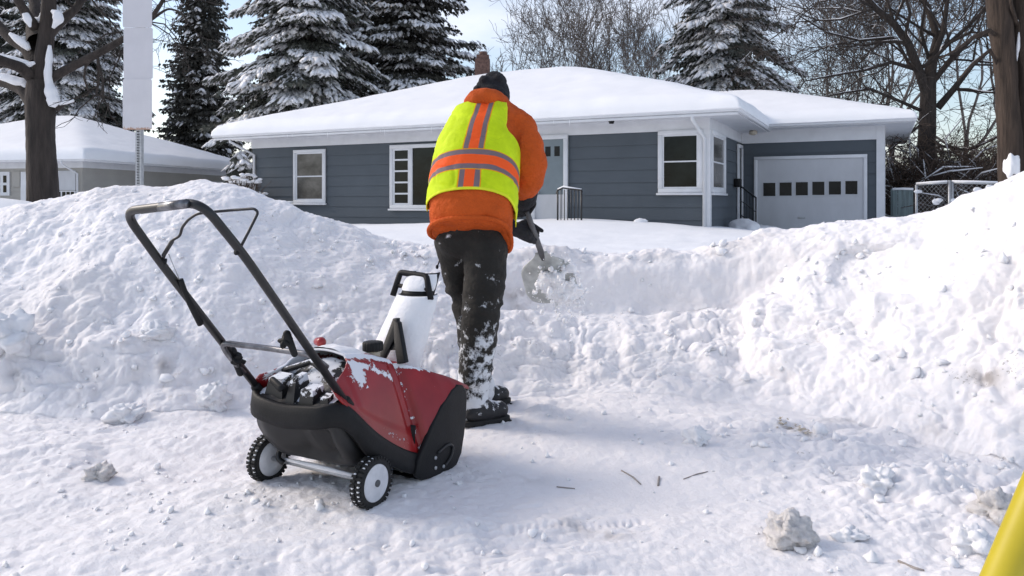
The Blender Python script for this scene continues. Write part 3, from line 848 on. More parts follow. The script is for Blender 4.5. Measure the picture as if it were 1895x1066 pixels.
# front stoop and railing
st = empty('stoop_railing', H.p(H.on_front(1045, 400)[0], -1.0, .6), 'low black railing with thin balusters beside the front door', 'railing')
ra = W(1032, 352, 16.95); rb = W(1076, 352, 16.6); zb = .42
mb = MB(); mb.tube([W(1030, 358, 17.0), ra, W(1042, 347.5, 16.9), rb, W(1077, 356, 16.6)], .022, 8); tr_ = mb.build('top_rail', M['black_metal'], st)
mb = MB(); mb.tube([ra + [0, 0, .022], W(1042, 347.5, 16.9) + [0, 0, .024], rb + [0, 0, .022]], [.016, .022, .014], 8); mb.build('rail_snow', M['snow'], tr_)
for i in range(8):
    q = ra + (rb - ra) * i / 7; thick = .022 if i in (0, 7) else .012
    mb = MB(); mb.tube([(q[0], q[1], zb), (q[0], q[1], q[2] + .01)], thick, 6); mb.build('post' if i in (0, 7) else 'baluster', M['black_metal'], st)
stp = MB(); a = H.on_front(1030, 400)[0]; H.box(stp, a - .75, a + .85, -1.05, -.05, -.2, .5); bevel(stp.build('stoop', M['siding_beige'], house, smooth=False), .02, 2)
# icicles along the front gutter
ri = np.random.default_rng(21)
for sx in (2.9, 3.3, 6.2, 6.35, 6.6, 8.1, 8.15, 9.9, 11.2, 11.3):
    q = H.p(sx + .1 * ri.random(), -OV - .05, ZE - .09); Li = .07 + .16 * ri.random(); m_ = MB(); m_.tube([q, q - [0, 0, Li * .5], q - [0, 0, Li]], [.013, .008, .0015], 7); m_.build('icicle', M['snow'], g_)
# little lamp under the eave
mb = MB(); q = H.p(H.on_front(1143, 212)[0], -.45, ZS - .03); mb.tube([q + [0, 0, .03], q, q - [0, 0, .05]], [.06, .07, .05], 12); mb.build('eave_lamp', M['black_plastic'], house)
# garage wing -----------------------------------------------------------
TG = 4.28; GW = 3.50
G = Frame(*(H.p(0, TG, 0)[:2]), 26)
ZGE = 3.16; ZGF = G.on_front(1500, 262)[1]
gar = MB(); G.box(gar, -GW + .03, -.03, .03, 7.0, -.5, ZGE - .12); gw = gar.build('garage_wall', M['white_paint'], house, smooth=False)
mb = MB(); courses(mb, G, True, -GW, -.0, 0, 0, ZGF, .287, 's'); mb.build('garage_siding', M['siding'], house, smooth=False)
mb = MB(); G.box(mb, -GW, -.05, -.045, .03, ZGF, ZGE - .1); mb.build('frieze', M['white_paint'], house, smooth=False)
mb = MB(); G.box(mb, -GW - .02, -GW + .16, -.06, .0, 0, ZGE - .1); G.box(mb, -GW - .04, -GW - .0005, .001, 7.0, 0, ZGE - .1); mb.build('corner_board', M['white_paint'], house, smooth=False)
GO = .62
mb = MB(); G.box(mb, -GW - GO, -.2, -GO, 7.0, ZGE - .12, ZGE - .09); mb.build('soffit', M['white_paint'], house, smooth=False)
mb = MB(); G.box(mb, -GW - GO - .08, -.75, -GO - .08, -GO, ZGE - .10, ZGE + .02); G.box(mb, -GW - GO - .08, -GW - GO, -GO + .003, 7.0, ZGE - .10, ZGE + .02); bevel(mb.build('gutter', M['white_paint'], house, smooth=False), .02, 2)
rg = deck(G, house, -GW - GO, 4.2, -GO, 7.4, ZGE - .05, .33, M['board_brown']); rg.name = 'garage_roof'
snow_roof('roof_snow', M['snow_roof'], rg, G, -GW - GO - .04, 3.4, -GO - .05, 7.4, ZGE - .01, .33, .25, n=110, hips=(1, 0, 1, 1), seed=5)
# garage door
s0, s1, z0, z1 = rect_front(G, 1396, 1605, 288, 440); z0 = .15
fr = frame_window(G, house, s0, s1, z0, z1, TW, 'garage_door', bar=.085, sill=False, depth=.06)
mb = MB(); b = .085
n_c, n_r = 6, 5; zz = np.linspace(z0 + b, z1 - b, n_r + 1); ss = np.linspace(s0 + b, s1 - b, n_c + 1)
for i in range(n_r):
    for j in range(n_c):
        G.box(mb, ss[j] + .011, ss[j + 1] - .011, TW - .0155, TW - .0122, zz[i] + .010, zz[i + 1] - .010)
G.box(mb, s0 + b, s1 - b, TW - .012, TW, z0 + b, z1 - b)
pn = mb.build('door_panel', M['door_white'], fr, smooth=False)
for j in range(n_c):
    xs = [1413, 1443, 1473, 1503.5, 1534, 1564.5]
    a, bb, c0, c1 = rect_front(G, xs[j], xs[j] + 22.5, 338.5 - j * .7, 363 - j * .7)
    mb = MB(); w_ = .02
    G.box(mb, a - w_, bb + w_, TW - .030, TW - .0205, c0 - w_, c0); G.box(mb, a - w_, bb + w_, TW - .030, TW - .0205, c1, c1 + w_)
    G.box(mb, a - w_, a, TW - .030, TW - .0205, c0, c1); G.box(mb, bb, bb + w_, TW - .030, TW - .0205, c0, c1)
    wf = mb.build('window', M['door_white'], fr, smooth=False)
    mb = MB(); G.box(mb, a, bb, TW - .0235, TW - .0205, c0, c1); mb.build('pane', M['glass_dark'], wf, smooth=False)
q = G.on_front(1484, 403); mb = MB(); G.box(mb, q[0] - .09, q[0] + .09, TW - .05, TW - .0205, q[1] - .02, q[1] + .02); bevel(mb.build('handle', M['galv'], fr, smooth=False), .008, 2)
# side door with mailbox
ta = H.on_side(1361, 300)[0]; tb = min(H.on_side(1370, 300)[0], TG - .05)
z1 = H.on_side(1365, 268)[1]
fr = frame_window(HS, house, ta, tb, .35, z1, TW, 'side_door', bar=.09, sill=False, depth=.06)
mb = MB(); HS.box(mb, ta + .09, tb - .09, TW - .02, TW, .44, z1 - .09); mb.build('door_panel', M['glass_dark'], fr, smooth=False)
q = H.on_side(1357, 335); mb = MB(); HS.box(mb, q[0] - .13, q[0] + .13, TW - .16, TW - .001, q[1] - .16, q[1] + .06); bevel(mb.build('mailbox', M['black_plastic'], house, smooth=False), .02, 2)
mb = MB(); q = H.p(-.45, TG - .75, ZS - .02); mb.tube([q + [0, 0, .02], q, q - [0, 0, .07], q - [0, 0, .10]], [.06, .10, .11, .05], 12); mb.build('eave_lamp', M['beige'], house)
# side steps + railing
sr = empty('step_railing', H.p(-.9, TG - .9, .4), 'black iron stair railing by the side door left of the garage door', 'railing')
p0 = W(1371, 345, 19.1); p1 = W(1399, 366, 18.2); zg = .2
mb = MB(); mb.tube([p0, p1, p1 - [0, 0, .05]], .02, 8); mb.build('top_rail', M['black_metal'], sr)
mb = MB(); mb.tube([p0 - [0, 0, .72], p1 - [0, 0, .68]], .014, 6); mb.build('bottom_rail', M['black_metal'], sr)
mb = MB(); mb.tube([p0 - [0, 0, .36], p1 - [0, 0, .35]], .010, 6); mb.build('middle_rail', M['black_metal'], sr)
for i in range(6):
    q = p0 + (p1 - p0) * i / 5; end = i in (0, 5)
    mb = MB(); mb.tube([(q[0], q[1], zg if end else q[2] - .72), (q[0], q[1], q[2])], .018 if end else .008, 6); mb.build('post' if end else 'baluster', M['black_metal'], sr)
mb = MB(); H.box(mb, -1.05, -.06, TG - 1.9, TG - .25, -.1, .40); H.box(mb, -1.0, -.07, TG - 2.25, TG - 1.902, -.1, .27); bevel(mb.build('side_step', M['siding_beige'], house, smooth=False), .03, 2)
def heap(name, c, r, parent, seed):
    m_ = MB(); m_.ellipsoid(c, r, n=36, m=20, noise=.35, seed=seed); return m_.build(name, M['snow'], parent)
heap('step_snow', H.p(-.55, TG - 1.1, .42), (.5, .7, .14), house, 3)
heap('step_snow', W(1375, 424, 18.2), (.35, .5, .22), house, 4)
w = W(1186, 410, 16.4); tag(heap('snow_chunk', w, (.14, .1, .075), None, 6), 'small snow lump on the yard against the house wall under the corner window', 'snow chunk', 'loose chunks of packed snow')
heap('wall_snow', H.p(H.on_front(540, 374)[0], -.06, H.on_front(545, 374)[1]), (.14, .05, .03), house, 8)

# ------------------------------------------------------------------ neighbour's house
Nn = empty('house', W(155, 330, 30.0) * [1, 1, 0], 'low beige neighbouring house with snowy hip roof behind the left mound', 'house')
NF = Frame(*(W(155, 330, 30.0)[:2]), 13)
ZNE = HC - (293 - YH) * 30 / F
nl, ndp = 13.0, 11.5
mb = MB(); NF.box(mb, .6, nl, .6, ndp, -.4, ZNE - .05); mb.build('wall', M['siding_beige'], Nn, smooth=False)
mb = MB(); courses(mb, NF, 1, .6, nl, .6, .2, ZNE - .3, .25, 's'); courses(mb, NF, 0, .6, ndp, .6, .2, ZNE - .3, .25, 't'); mb.build('siding', M['siding_beige'], Nn, smooth=False)
mb = MB(); NF.box(mb, .55, nl, .55, .6, ZNE - .34, ZNE - .1); NF.box(mb, .55, .598, .601, ndp, ZNE - .34, ZNE - .1); mb.build('frieze', M['white_paint'], Nn, smooth=False)
mb = MB(); NF.box(mb, -.05, nl + .6, -.05, ndp + .6, ZNE - .1, ZNE - .07); mb.build('soffit', M['white_paint'], Nn, smooth=False)
mb = MB(); NF.box(mb, -.12, nl + .7, -.12, -.05, ZNE - .12, ZNE + .02); NF.box(mb, -.12, -.05, -.047, ndp + .6, ZNE - .12, ZNE + .02); bevel(mb.build('gutter', M['white_paint'], Nn, smooth=False), .02, 2)
nr = deck(NF, Nn, -.05, nl + .6, -.05, ndp + .6, ZNE - .05, .36, M['board_brown'])
snow_roof('roof_snow', M['snow_roof'], nr, NF, -.12, nl + .7, -.12, ndp + .6, ZNE - .01, .36, .38, n=120, seed=9, soft=.2)
def nbox(name, x0, x1, y0, y1, mat, dep=.06, parent=None):
    a, b2, c0, c1 = rect_front(NF, x0, x1, y0, y1, .57)
    m_ = MB(); NF.box(m_, a, b2, .57 - dep, .569, c0, c1); o = m_.build(name, M[mat], parent or Nn, smooth=False); return o, (a, b2, c0, c1)
o_, r_ = nbox('shutter_panel', 106, 141, 316, 352, 'door_white', .05)
o_, r_ = nbox('window', 106, 141, 353, 372, 'white_paint', .05)
for x in (108, 117, 125, 133): nbox('pane', x, x + 6, 355, 371, 'glass', .06, o_)
o_, r_ = nbox('door', 40, 57, 318, 385, 'white_paint', .05)
o_, r_ = nbox('window', -6, 19, 318, 362, 'white_paint', .05)
for x, y in ((-4, 325), (8, 325), (-4, 343), (8, 343)): nbox('pane', x, x + 6, y, y + 13, 'glass', .06, o_)
o_, r_ = nbox('shutter_panel', 24, 38, 318, 346, 'siding_beige', .04)
downspout(NF, .75, .55, ZNE - .1, .2, .15, Nn)
t0 = NF.on_side(412, 340, .6)
NFS = side_frame(NF)
fr = frame_window(NFS, Nn, ndp - 3.0, ndp - 1.6, 1.0, 2.2, .57, bar=.09, sill=False); sash(NFS, fr, ndp - 2.91, ndp - 1.69, 1.09, 2.11, .57, 'glass_blind')

# ------------------------------------------------------------------ fence, shed boards, sign, pole
def boardwall(name, x0, x1, ytop, d0, d1, zb, mat, label, cat):
    A = W(x0, ytop, d0); B = W(x1, ytop, d1); root = empty(name, A * [1, 1, 0], label, cat)
    n = max(4, int(np.linalg.norm((B - A)[:2]) / .16)); mb = MB(); dr = (B - A) / n; nrm = np.array([-dr[1], dr[0], 0]); nrm /= np.linalg.norm(nrm)
    for i in range(n):
        a = A + dr * (i + .03); b_ = A + dr * (i + .97); j = .03 * rng.random()
        mb.box8([(a[0], a[1], zb), (b_[0], b_[1], zb), (*(b_ + nrm * .025)[:2], zb), (*(a + nrm * .025)[:2], zb),
                 (a[0], a[1], a[2] + j), (b_[0], b_[1], b_[2] + j), (*(b_ + nrm * .025)[:2], b_[2] + j), (*(a + nrm * .025)[:2], a[2] + j)])
    mb.build('boards', M[mat], root, smooth=False)
    for i in range(0, n + 1, 12):
        p = A + dr * i + nrm * .09; m_ = MB(); m_.box((p[0] - .05, p[1] - .05, zb), (p[0] + .05, p[1] + .05, p[2] + .05)); m_.build('post', M[mat], root, smooth=False)
    m_ = MB(); m_.tube([A + [0, 0, .03], (A + B) / 2 + [0, 0, .04], B + [0, 0, .03]], .035, 6); m_.build('fence_snow', M['snow'], root)
    return root
boardwall('gate_panel', 1652, 1690, 352, 20.5, 20.2, .2, 'board_green', 'narrow grey green board panel between garage corner and wire fence', 'gate')
def wire_fence():
    A = W(1696, 342, 17.0); B = W(1757, 338, 16.4); Cc = W(1850, 340, 16.0); D = W(2000, 345, 15.6)
    root = empty('chain_link_fence', A * [1, 1, 0], 'snow capped chain link fence with pipe rails behind the right bank', 'fence')
    zb = .3
    for a, b_ in ((A, B - [.05, 0, 0]), (B + [.05, 0, 0], Cc), (Cc, D)):
        m_ = MB(); m_.tube([a, b_], .022, 8); r_ = m_.build('rail', M['galv'], root)
        m_ = MB(); m_.tube([a + [0, 0, .03], (a + b_) / 2 + [0, 0, .034], b_ + [0, 0, .03]], .022, 8); m_.build('rail_snow', M['snow'], r_)
        m_ = MB(); L = np.linalg.norm((b_ - a)[:2]); n = int(L / .10); hh = a[2] - zb; dr = (b_ - a) / L * [1, 1, 0]
        for k in range(-int(hh / .1), n):
            for sg in (1, -1):
                s_a = k * .1 if sg > 0 else k * .1 + hh; s_b = s_a + sg * hh
                lo, hi = 0.0, 1.0
                def cl(u): return min(max(u, 0), L)
                ua, ub = cl(s_a), cl(s_b)
                if abs(ua - ub) < .02: continue
                za = zb + hh * (ua - s_a) / (s_b - s_a); zc_ = zb + hh * (ub - s_a) / (s_b - s_a)
                m_.tube([(*(a + dr * ua)[:2], za), (*(a + dr * ub)[:2], zc_)], .0028, 3, cap=False)
        m_.build('wire_mesh', M['galv'], root)
        m_ = MB()
        for k in range(16):
            u = rng.random(); p = a + (b_ - a) * u; zz_ = zb + (p[2] - zb) * rng.random() ** 1.5
            m_.ellipsoid((p[0], p[1] - .01, zz_), (.05 + .05 * rng.random(), .03, .03 + .04 * rng.random()), n=10, m=6, noise=.4, seed=k)
        tag(m_.build('wire_snow', M['snow'], root), kind='stuff')
    for p, h in ((A, 0), (B, .05), (B + [.06, 0, 0], .02), (Cc, .03), (D, 0)):
        m_ = MB(); m_.tube([(p[0], p[1], zb - .3), (p[0], p[1], p[2] + h)], .03, 8); m_.build('post', M['galv'], root)
wire_fence()

def street_sign():
    d = 7.05; base = W(254, 342, d); root = empty('street_sign', (base[0], base[1], .9), 'tall narrow blank white street sign plates on a perforated steel post', 'sign')
    w = 27.0 * d / F; tops = [240, 146, 51, -44, -139]
    for i in range(4):
        zb_ = HC - (tops[i] - .1 - YH) * d / F; zt_ = HC - (tops[i + 1] + .1 - YH) * d / F; x = base[0] + .005 * (i % 2)
        r_ = .018; pts = []
        for cx_, cz_, a0 in ((x + w - r_, zt_ - r_, 0), (x - w + r_, zt_ - r_, 90), (x - w + r_, zb_ + r_, 180), (x + w - r_, zb_ + r_, 270)):
            for k in range(5): a = R(a0 + k * 22.5); pts.append((cx_ + r_ * math.cos(a), base[1] + .006 * (i % 2), cz_ + r_ * math.sin(a)))
        m_ = MB(); m_.prism(pts, (0, .004, 0)); o = m_.build('sign_plate', M['sign' if i == 0 else 'sign_plain'], root, smooth=False)
        o.location.z = zb_ - wloc(root).z
        V = o.data
        for v in V.vertices: v.co.z -= o.location.z
    m_ = MB(); pw = .027
    zt_ = HC - (-150 - YH) * d / F; z = .5
    # square tube with punched holes down the faces: two side strips and bridges between holes
    y0 = base[1] - .05 + .07
    xx = base[0]
    while z < zt_:
        m_.box((xx - .012, y0, z), (xx + .012, y0 + .003, z + .014)); z += .0254 * 1.0
    m_.box((xx - pw, y0, .5), (xx - .012, y0 + .003, zt_)); m_.box((xx + .012, y0, .5), (xx + pw, y0 + .003, zt_))
    m_.box((xx - pw, y0 + .003, .5), (xx - pw + .003, y0 + .05, zt_)); m_.box((xx + pw - .003, y0 + .003, .5), (xx + pw, y0 + .05, zt_))
    m_.box((xx - pw + .003, y0 + .047, .5), (xx + pw - .003, y0 + .05, zt_))
    m_.build('post', M['galv'], root, smooth=False)
street_sign()

def yellow_pole():
    d = .86; A = W(1852, 1066, d); B = W(1930, 884, d); t = (B - A) / np.linalg.norm(B - A)
    foot = A - t * (A[2] / t[2]); foot[2] = ground_at(foot[0], foot[1]) - .02 if foot[1] > .3 else 0
    top = A + t * 1.0; r = 33 * d / F
    root = empty('yellow_pole', foot, 'smooth glossy yellow pole leaning in at the lower right corner', 'pole')
    m_ = MB(); m_.tube([foot, foot * .5 + top * .5, top], r, 32); m_.build('shaft', M['yellow'], root, sharp=50)
    m_ = MB(); m_.tube([top, top + t * .01, top + t * .05, top + t * .06], [r * 1.05, r * 1.12, r * 1.1, r * .8], 32); m_.build('end_cap', M['black_plastic'], root)
yellow_pole()
# ------------------------------------------------------------------ trees
def spruce(px, pbase, d, h, rad, label, seed, snow=.5, mat='needles', dens=1.0, droop=.35, gap=0.0, lo=.06):
    r_ = np.random.default_rng(seed)
    b = W(px, pbase, d); x0, y0 = b[0], b[1]; z0 = .3
    root = empty('spruce_tree', (x0, y0, z0), label, 'spruce tree', 'snow laden spruces behind the houses')
    t = MB(); t.tube([(x0, y0, z0), (x0 + .05, y0, z0 + h * .5), (x0, y0, z0 + h * .98)], [h * .018 + .05, h * .011 + .03, .02], 9); t.build('trunk', M['bark'], root)
    card_c, card_a, card_n, card_l, card_w = [], [], [], [], []
    sn_c, sn_r, sn_d = [], [], []
    limbs = MB()
    nb = int(h * 15 * dens)
    for k in range(nb):
        u = lo + (1 - lo) * (k + r_.random()) / nb
        if u > .985: continue
        u_ = u
        L = rad * (1 - u) ** .8 * (.70 + .42 * r_.random()) + .12
        dr_ = droop * (.6 + .8 * r_.random())
        if r_.random() < gap: L *= .55
        a = k * 2.39996 + .7 * r_.random()
        n = max(4, int(L / .26)); s = np.linspace(0, 1, n)
        rise = .22 * (u - .25)
        zz = L * (rise * s * 1.5 - dr_ * (1 - u * .6) * s ** 1.6 + .10 * s ** 4)
        P = np.stack([x0 + L * s * math.cos(a), y0 + L * s * math.sin(a), z0 + u * h + zz], 1)
        P[1:, :2] += .05 * r_.standard_normal((n - 1, 2)) * L * .3
        limbs.tube(P, np.linspace(.012 + .012 * L, .006, n), 3, cap=False)
        dirb = np.array([math.cos(a), math.sin(a), 0]); side = np.array([-dirb[1], dirb[0], 0])
        has_snow = r_.random() < .35 + .6 * snow
        for i in range(1, n):
            wd = (.18 + .30 * L * (.25 + (1 - s[i]) * 1.0) * min(1, s[i] * 3.0)) * (.7 + .6 * r_.random())
            for sg in (-1, 1):
                nt = max(2, int(wd / .09))
                for j in range(nt):
                    f = (j + .6 * r_.random()) / nt
                    c = P[i] + side * sg * wd * f + dirb * (wd * f * .55 + .1 * r_.standard_normal()) - [0, 0, .22 * wd * f * f + .03 * r_.random()]
                    ax = side * sg * (.55 + .3 * r_.random()) + dirb * (.6 + .3 * r_.random()) - np.array([0, 0, .25 + .45 * r_.random()])
                    card_c.append(c); card_a.append(ax); card_l.append(0.16 + .15 * r_.random()); card_w.append(.045 + .04 * r_.random())
                    if r_.random() < .8:   # hanging sprays
                        card_c.append(c + [0, 0, -.03]); card_a.append(np.array([.3 * r_.standard_normal(), .3 * r_.standard_normal(), -1.0]) + dirb * .4); card_l.append(.15 + .15 * r_.random()); card_w.append(.05 + .04 * r_.random())
                    if has_snow and f < .85 and r_.random() < snow * (.35 + .65 * s[i]):
                        sn_c.append(c + [0, 0, .055]); sn_r.append((.09 + .15 * r_.random(), .05 + .06 * r_.random())); sn_d.append(a + .5 * sg)
            if has_snow and r_.random() < snow * .9:
                sn_c.append(P[i] + [0, 0, .05]); sn_r.append((.14 + .17 * r_.random(), .07 + .06 * r_.random())); sn_d.append(a)
    limbs.build('branches', M['bark'], root)
    C = np.array(card_c); A = np.array(card_a); A /= np.linalg.norm(A, axis=1)[:, None]; Lh = np.array(card_l)[:, None]; Wd = np.array(card_w)[:, None]
    n = len(C); U = r_.standard_normal((n, 3)); Sd = np.cross(A, U); Sd /= np.linalg.norm(Sd, axis=1)[:, None]
    # a frond: kite of four points
    V = np.stack([C - A * Lh * .35, C + Sd * Wd, C + A * Lh * .75, C - Sd * Wd], 1)
    m_ = MB(); m_.add(V.reshape(-1, 3), np.arange(4 * n).reshape(n, 4)); m_.build('crown', M[mat], root, smooth=False)
    if len(sn_c):
        C = np.array(sn_c); Rr = np.array(sn_r); D = np.array(sn_d); n = len(C)
        base = np.array([(1, 0, -.35), (.45, .8, -.2), (-.5, .75, -.25), (-1, 0, -.3), (-.45, -.8, -.2), (.5, -.75, -.25), (.2, .1, .8), (-.25, -.05, .7)], float)
        T = np.array([[0, 1, 6], [1, 2, 6], [2, 7, 6], [2, 3, 7], [3, 4, 7], [4, 5, 7], [5, 6, 7], [5, 0, 6], [0, 5, 4], [0, 4, 3], [0, 3, 2], [0, 2, 1]])
        V = np.broadcast_to(base, (n, 8, 3)) * (1 + .25 * r_.standard_normal((n, 8, 3)))
        V = V * np.stack([Rr[:, 0] * 1.25, Rr[:, 0] * .75, Rr[:, 1]], 1)[:, None, :]
        cd, sd = np.cos(D)[:, None], np.sin(D)[:, None]
        drp = -.75 * V[..., 0]
        V = np.stack([V[..., 0] * cd - V[..., 1] * sd, V[..., 0] * sd + V[..., 1] * cd, V[..., 2] + drp], -1) + C[:, None]
        m_ = MB(); m_.add(V.reshape(-1, 3), tris=(T[None] + 8 * np.arange(n)[:, None, None]).reshape(-1, 3)); m_.build('snow', M['snow'], root)
    return root

spruce(120, 320, 47, 26, 5.6, 'wide snowy spruce behind the left trunk and the neighbouring roof', 1, snow=.85, droop=.6)
spruce(-50, 320, 50, 25, 6.6, 'snowy spruce cut by the left edge of the view', 2, snow=.5, droop=.5)
spruce(372, 330, 48, 21.5, 2.75, 'slim dark spruce with little snow standing between the two houses', 3, snow=.2, mat='needles_dark', dens=1.8, droop=.25)
spruce(570, 310, 36, 24, 5.3, 'broad heavily snowed spruce above the left end of the grey roof', 4, snow=.95, droop=.6, gap=.35)
spruce(750, 300, 40, 25, 5.3, 'tall darker spruce left of the chimney with thin dusting of snow', 5, snow=.45, droop=.45, gap=.3, mat='needles_dark')
spruce(1340, 300, 37, 22.0, 4.3, 'snow caked spruce standing alone above the gap between main roof and garage roof', 6, snow=1.0, droop=.75, gap=.2)
spruce(446, 345, 31, 2.8, .62, 'little snowy spruce by the left corner of the grey house', 7, snow=.5, droop=.4, lo=.02)

def bare_tree(name, base, h, r0, label, seed, levels=6, spread=.6, snow=.0, mat='bark_grey', lean=(0, 0), group=None, twr=.35, first=.35, kids=(2, 3), up=.12, cat='bare tree', minr=.004, limbs=None, lenf=.72, sn_min=.02):
    r_ = np.random.default_rng(seed)
    base = np.asarray(base, float); root = empty(name, base, label, cat, group)
    tk, cr, sn = MB(), MB(), MB()
    def seg(p, dv, L, r, lvl):
        n = 4 if lvl < 3 else 3
        pts = [p]; d_ = dv.copy()
        for i in range(n):
            d_ = d_ + r_.standard_normal(3) * .13 * (1 + .25 * lvl) * (.5 if lvl == 0 else 1) + np.array([0, 0, up * .4]); d_ /= np.linalg.norm(d_)
            pts.append(pts[-1] + d_ * L / n)
        pts = np.array(pts); r1 = r * (.72 if lvl else .8)
        rr = np.linspace(r, max(r1, minr), n + 1)
        if lvl == 0: rr[0] *= 1.25
        sides = 12 if lvl == 0 else (8 if r > .05 else (5 if r > .015 else 3))
        (tk if lvl == 0 else cr).tube(pts, rr, sides, cap=False)
        if snow and r > sn_min and lvl > 0:
            hz = 1 - abs(d_[2])
            if r_.random() < snow * (.3 + hz):
                k0, k1 = sorted(r_.choice(n + 1, 2, replace=False)); 
                if k1 > k0:
                    q = pts[k0:k1 + 1] + np.array([0, 0, 1.0]) * rr[k0:k1 + 1, None] * .75
                    if len(q) == 2: q = np.array([q[0], q.mean(0), q[1]]); qq = rr[[k0, k0, k1]]
                    else: qq = rr[k0:k1 + 1]
                    q = q + r_.standard_normal(q.shape) * .06 * qq[:, None]
                    qr = qq * (.75 + .2 * r_.random(len(qq))); qr[0] *= .35; qr[-1] *= .35
                    sn.tube(q, qr, 6, cap=False)
        if lvl >= levels: return
        nk = r_.integers(kids[0], kids[1] + 1)
        for k in range(nk):
            at = 1.0 if k < 2 else .35 + .6 * r_.random()
            ip = min(int(at * n), n); q = pts[ip]
            w = r_.standard_normal(3); w -= d_ * (w @ d_); w /= np.linalg.norm(w)
            ang = spread * (.55 + .7 * r_.random()) * (.5 if (k == 0 and lvl > 0) else 1)
            nd_ = d_ * math.cos(ang) + w * math.sin(ang); nd_ = nd_ + np.array([0, 0, up]); nd_ /= np.linalg.norm(nd_)
            seg(q, nd_, L * lenf * (.75 + .5 * r_.random()) if lvl else h * .26 * (.8 + .4 * r_.random()), max(rr[ip] * (.62 + .25 * r_.random() * (k == 0)) if lvl else rr[ip] * .62, minr), lvl + 1)
        if lvl >= 2:
            for k in range(int(3 * twr + r_.random())):
                ip = r_.integers(0, n + 1); w = r_.standard_normal(3) * .8 + d_; w /= np.linalg.norm(w)
                cr.tube([pts[ip], pts[ip] + w * L * .3 + r_.standard_normal(3) * L * .04, pts[ip] + w * L * .55], [minr, minr * .9, minr * .6], 3, cap=False)
    d0 = np.array([lean[0], lean[1], 1.0]); d0 /= np.linalg.norm(d0)
    if limbs is None: seg(base, d0, h * first, r0, 0)
    else: limbs(tk, cr, sn, seg, r_)
    tk.build('trunk', M[mat], root)
    if cr.n: cr.build('crown', M[mat if limbs is None else mat], root)
    if sn.n: tag(sn.build('snow', M['snow'], root), kind='stuff')
    return root

GR = 'bare trees in the distance behind the houses'
for i, (px, d, h, nm) in enumerate([(985, 46, 14.5, 'low bare tree right of the chimney, leftmost of the distant row'), (1040, 47, 16.0, 'bare twiggy tree above the left part of the grey roof ridge'),
                                    (1100, 45, 17.5, 'tallest bare tree rising straight above the roof peak'), (1160, 47, 15.5, 'bare tree above the right roof slope with rounded crown'), (1212, 48, 15, 'low bare tree touching the left side of the snow caked spruce')]):
    bare_tree('bare_tree', (*W(px, 300, d)[:2], .3), h, .13, nm, 40 + i, levels=6, spread=.42, group=GR, minr=.011, first=.22, twr=.55, up=.2, kids=(3, 3), lenf=.70)
for i, (px, d, h, nm) in enumerate([(1500, 44, 18, 'bare thin tree behind the left part of the garage roof'), (1590, 42, 20, 'bare dense twigged tree behind the right part of the garage roof'),
                                    (1650, 40, 21, 'tall bare tree behind the right garage corner'), (1790, 40, 21, 'tall bare tree between the forked tree and the double trunks'), (1880, 42, 20, 'bare tree far back at the right edge of the view')]):
    bare_tree('bare_tree', (*W(px, 300, d)[:2], .3), h, .15, nm, 60 + i, levels=6, spread=.5, group=GR, minr=.014, first=.2, twr=1.0, up=.16, snow=.2, kids=(3, 3), lenf=.74)

# the big forked tree by the garage: main limbs follow the photograph
def forked(tk, cr, sn, seg, r_):
    d = 24.5
    def L(pts, r0, r1, dd=0, mb=cr, kids=2, lvl=2, snow_p=.8, every=1):
        P = np.array([W(x, y, d + dd * i) for i, (x, y) in enumerate(pts)])
        rr = np.linspace(r0, r1, len(P)); mb.tube(P, rr, 9, cap=False)
        if r_.random() < snow_p and len(P) > 2:
            k0 = r_.integers(0, len(P) - 2); q = P[k0:] + np.array([0, 0, 1.0]) * rr[k0:, None] * .7
            qr = rr[k0:] * .7; qr[0] *= .3; qr[-1] *= .3; sn.tube(q, qr, 6, cap=False)
        for i in range(1, len(P), every):
            t = P[i] - P[i - 1]; t /= np.linalg.norm(t)
            for k in range(kids):
                w = r_.standard_normal(3); w -= t * (w @ t); w /= np.linalg.norm(w)
                a = .6 + .5 * r_.random(); dv = t * math.cos(a) + w * math.sin(a)
                seg(P[i], dv, 1.0 + 1.0 * r_.random(), rr[i] * .45, lvl + 1)
        return P
    base = W(1712, 360, d); base[2] = .2
    P = np.array([base, W(1712, 330, d), W(1715, 260, d), W(1717, 200, d), W(1718, 165, d), W(1722, 130, d), W(1729, 98, d)]); tk.tube(P, [.38, .31, .27, .25, .23, .18, .12], 14, cap=False)
    L([(1716, 180), (1700, 130), (1680, 80), (1655, 45), (1620, 15), (1590, -20), (1560, -50)], .16, .06, -.15)
    L([(1717, 170), (1722, 120), (1735, 70), (1722, 30), (1705, -10), (1700, -60)], .15, .07, .15)
    L([(1722, 120), (1745, 60), (1752, 10), (1760, -40)], .10, .05, -.1)
    L([(1720, 160), (1760, 110), (1800, 70), (1850, 55), (1890, 50)], .10, .04, -.35, snow_p=1)
    L([(1735, 200), (1765, 165), (1800, 120), (1830, 95)], .12, .05, -.3, snow_p=1)
    L([(1700, 130), (1650, 115), (1600, 130), (1540, 140), (1490, 150)], .07, .02, -.35, snow_p=1)
    L([(1705, 205), (1660, 185), (1610, 165), (1560, 172), (1520, 180)], .06, .02, -.2, snow_p=1)
    L([(1705, 230), (1680, 250), (1650, 275), (1620, 300)], .05, .012, -.4, kids=3)
    L([(1690, 90), (1650, 70), (1590, 75), (1530, 60), (1480, 30)], .06, .02, -.1, snow_p=1)
    L([(1745, 90), (1790, 50), (1830, 10), (1860, -30)], .07, .03, -.3)
    L([(1715, 250), (1740, 270), (1790, 278), (1830, 262), (1860, 245)], .06, .02, -.5, snow_p=1)
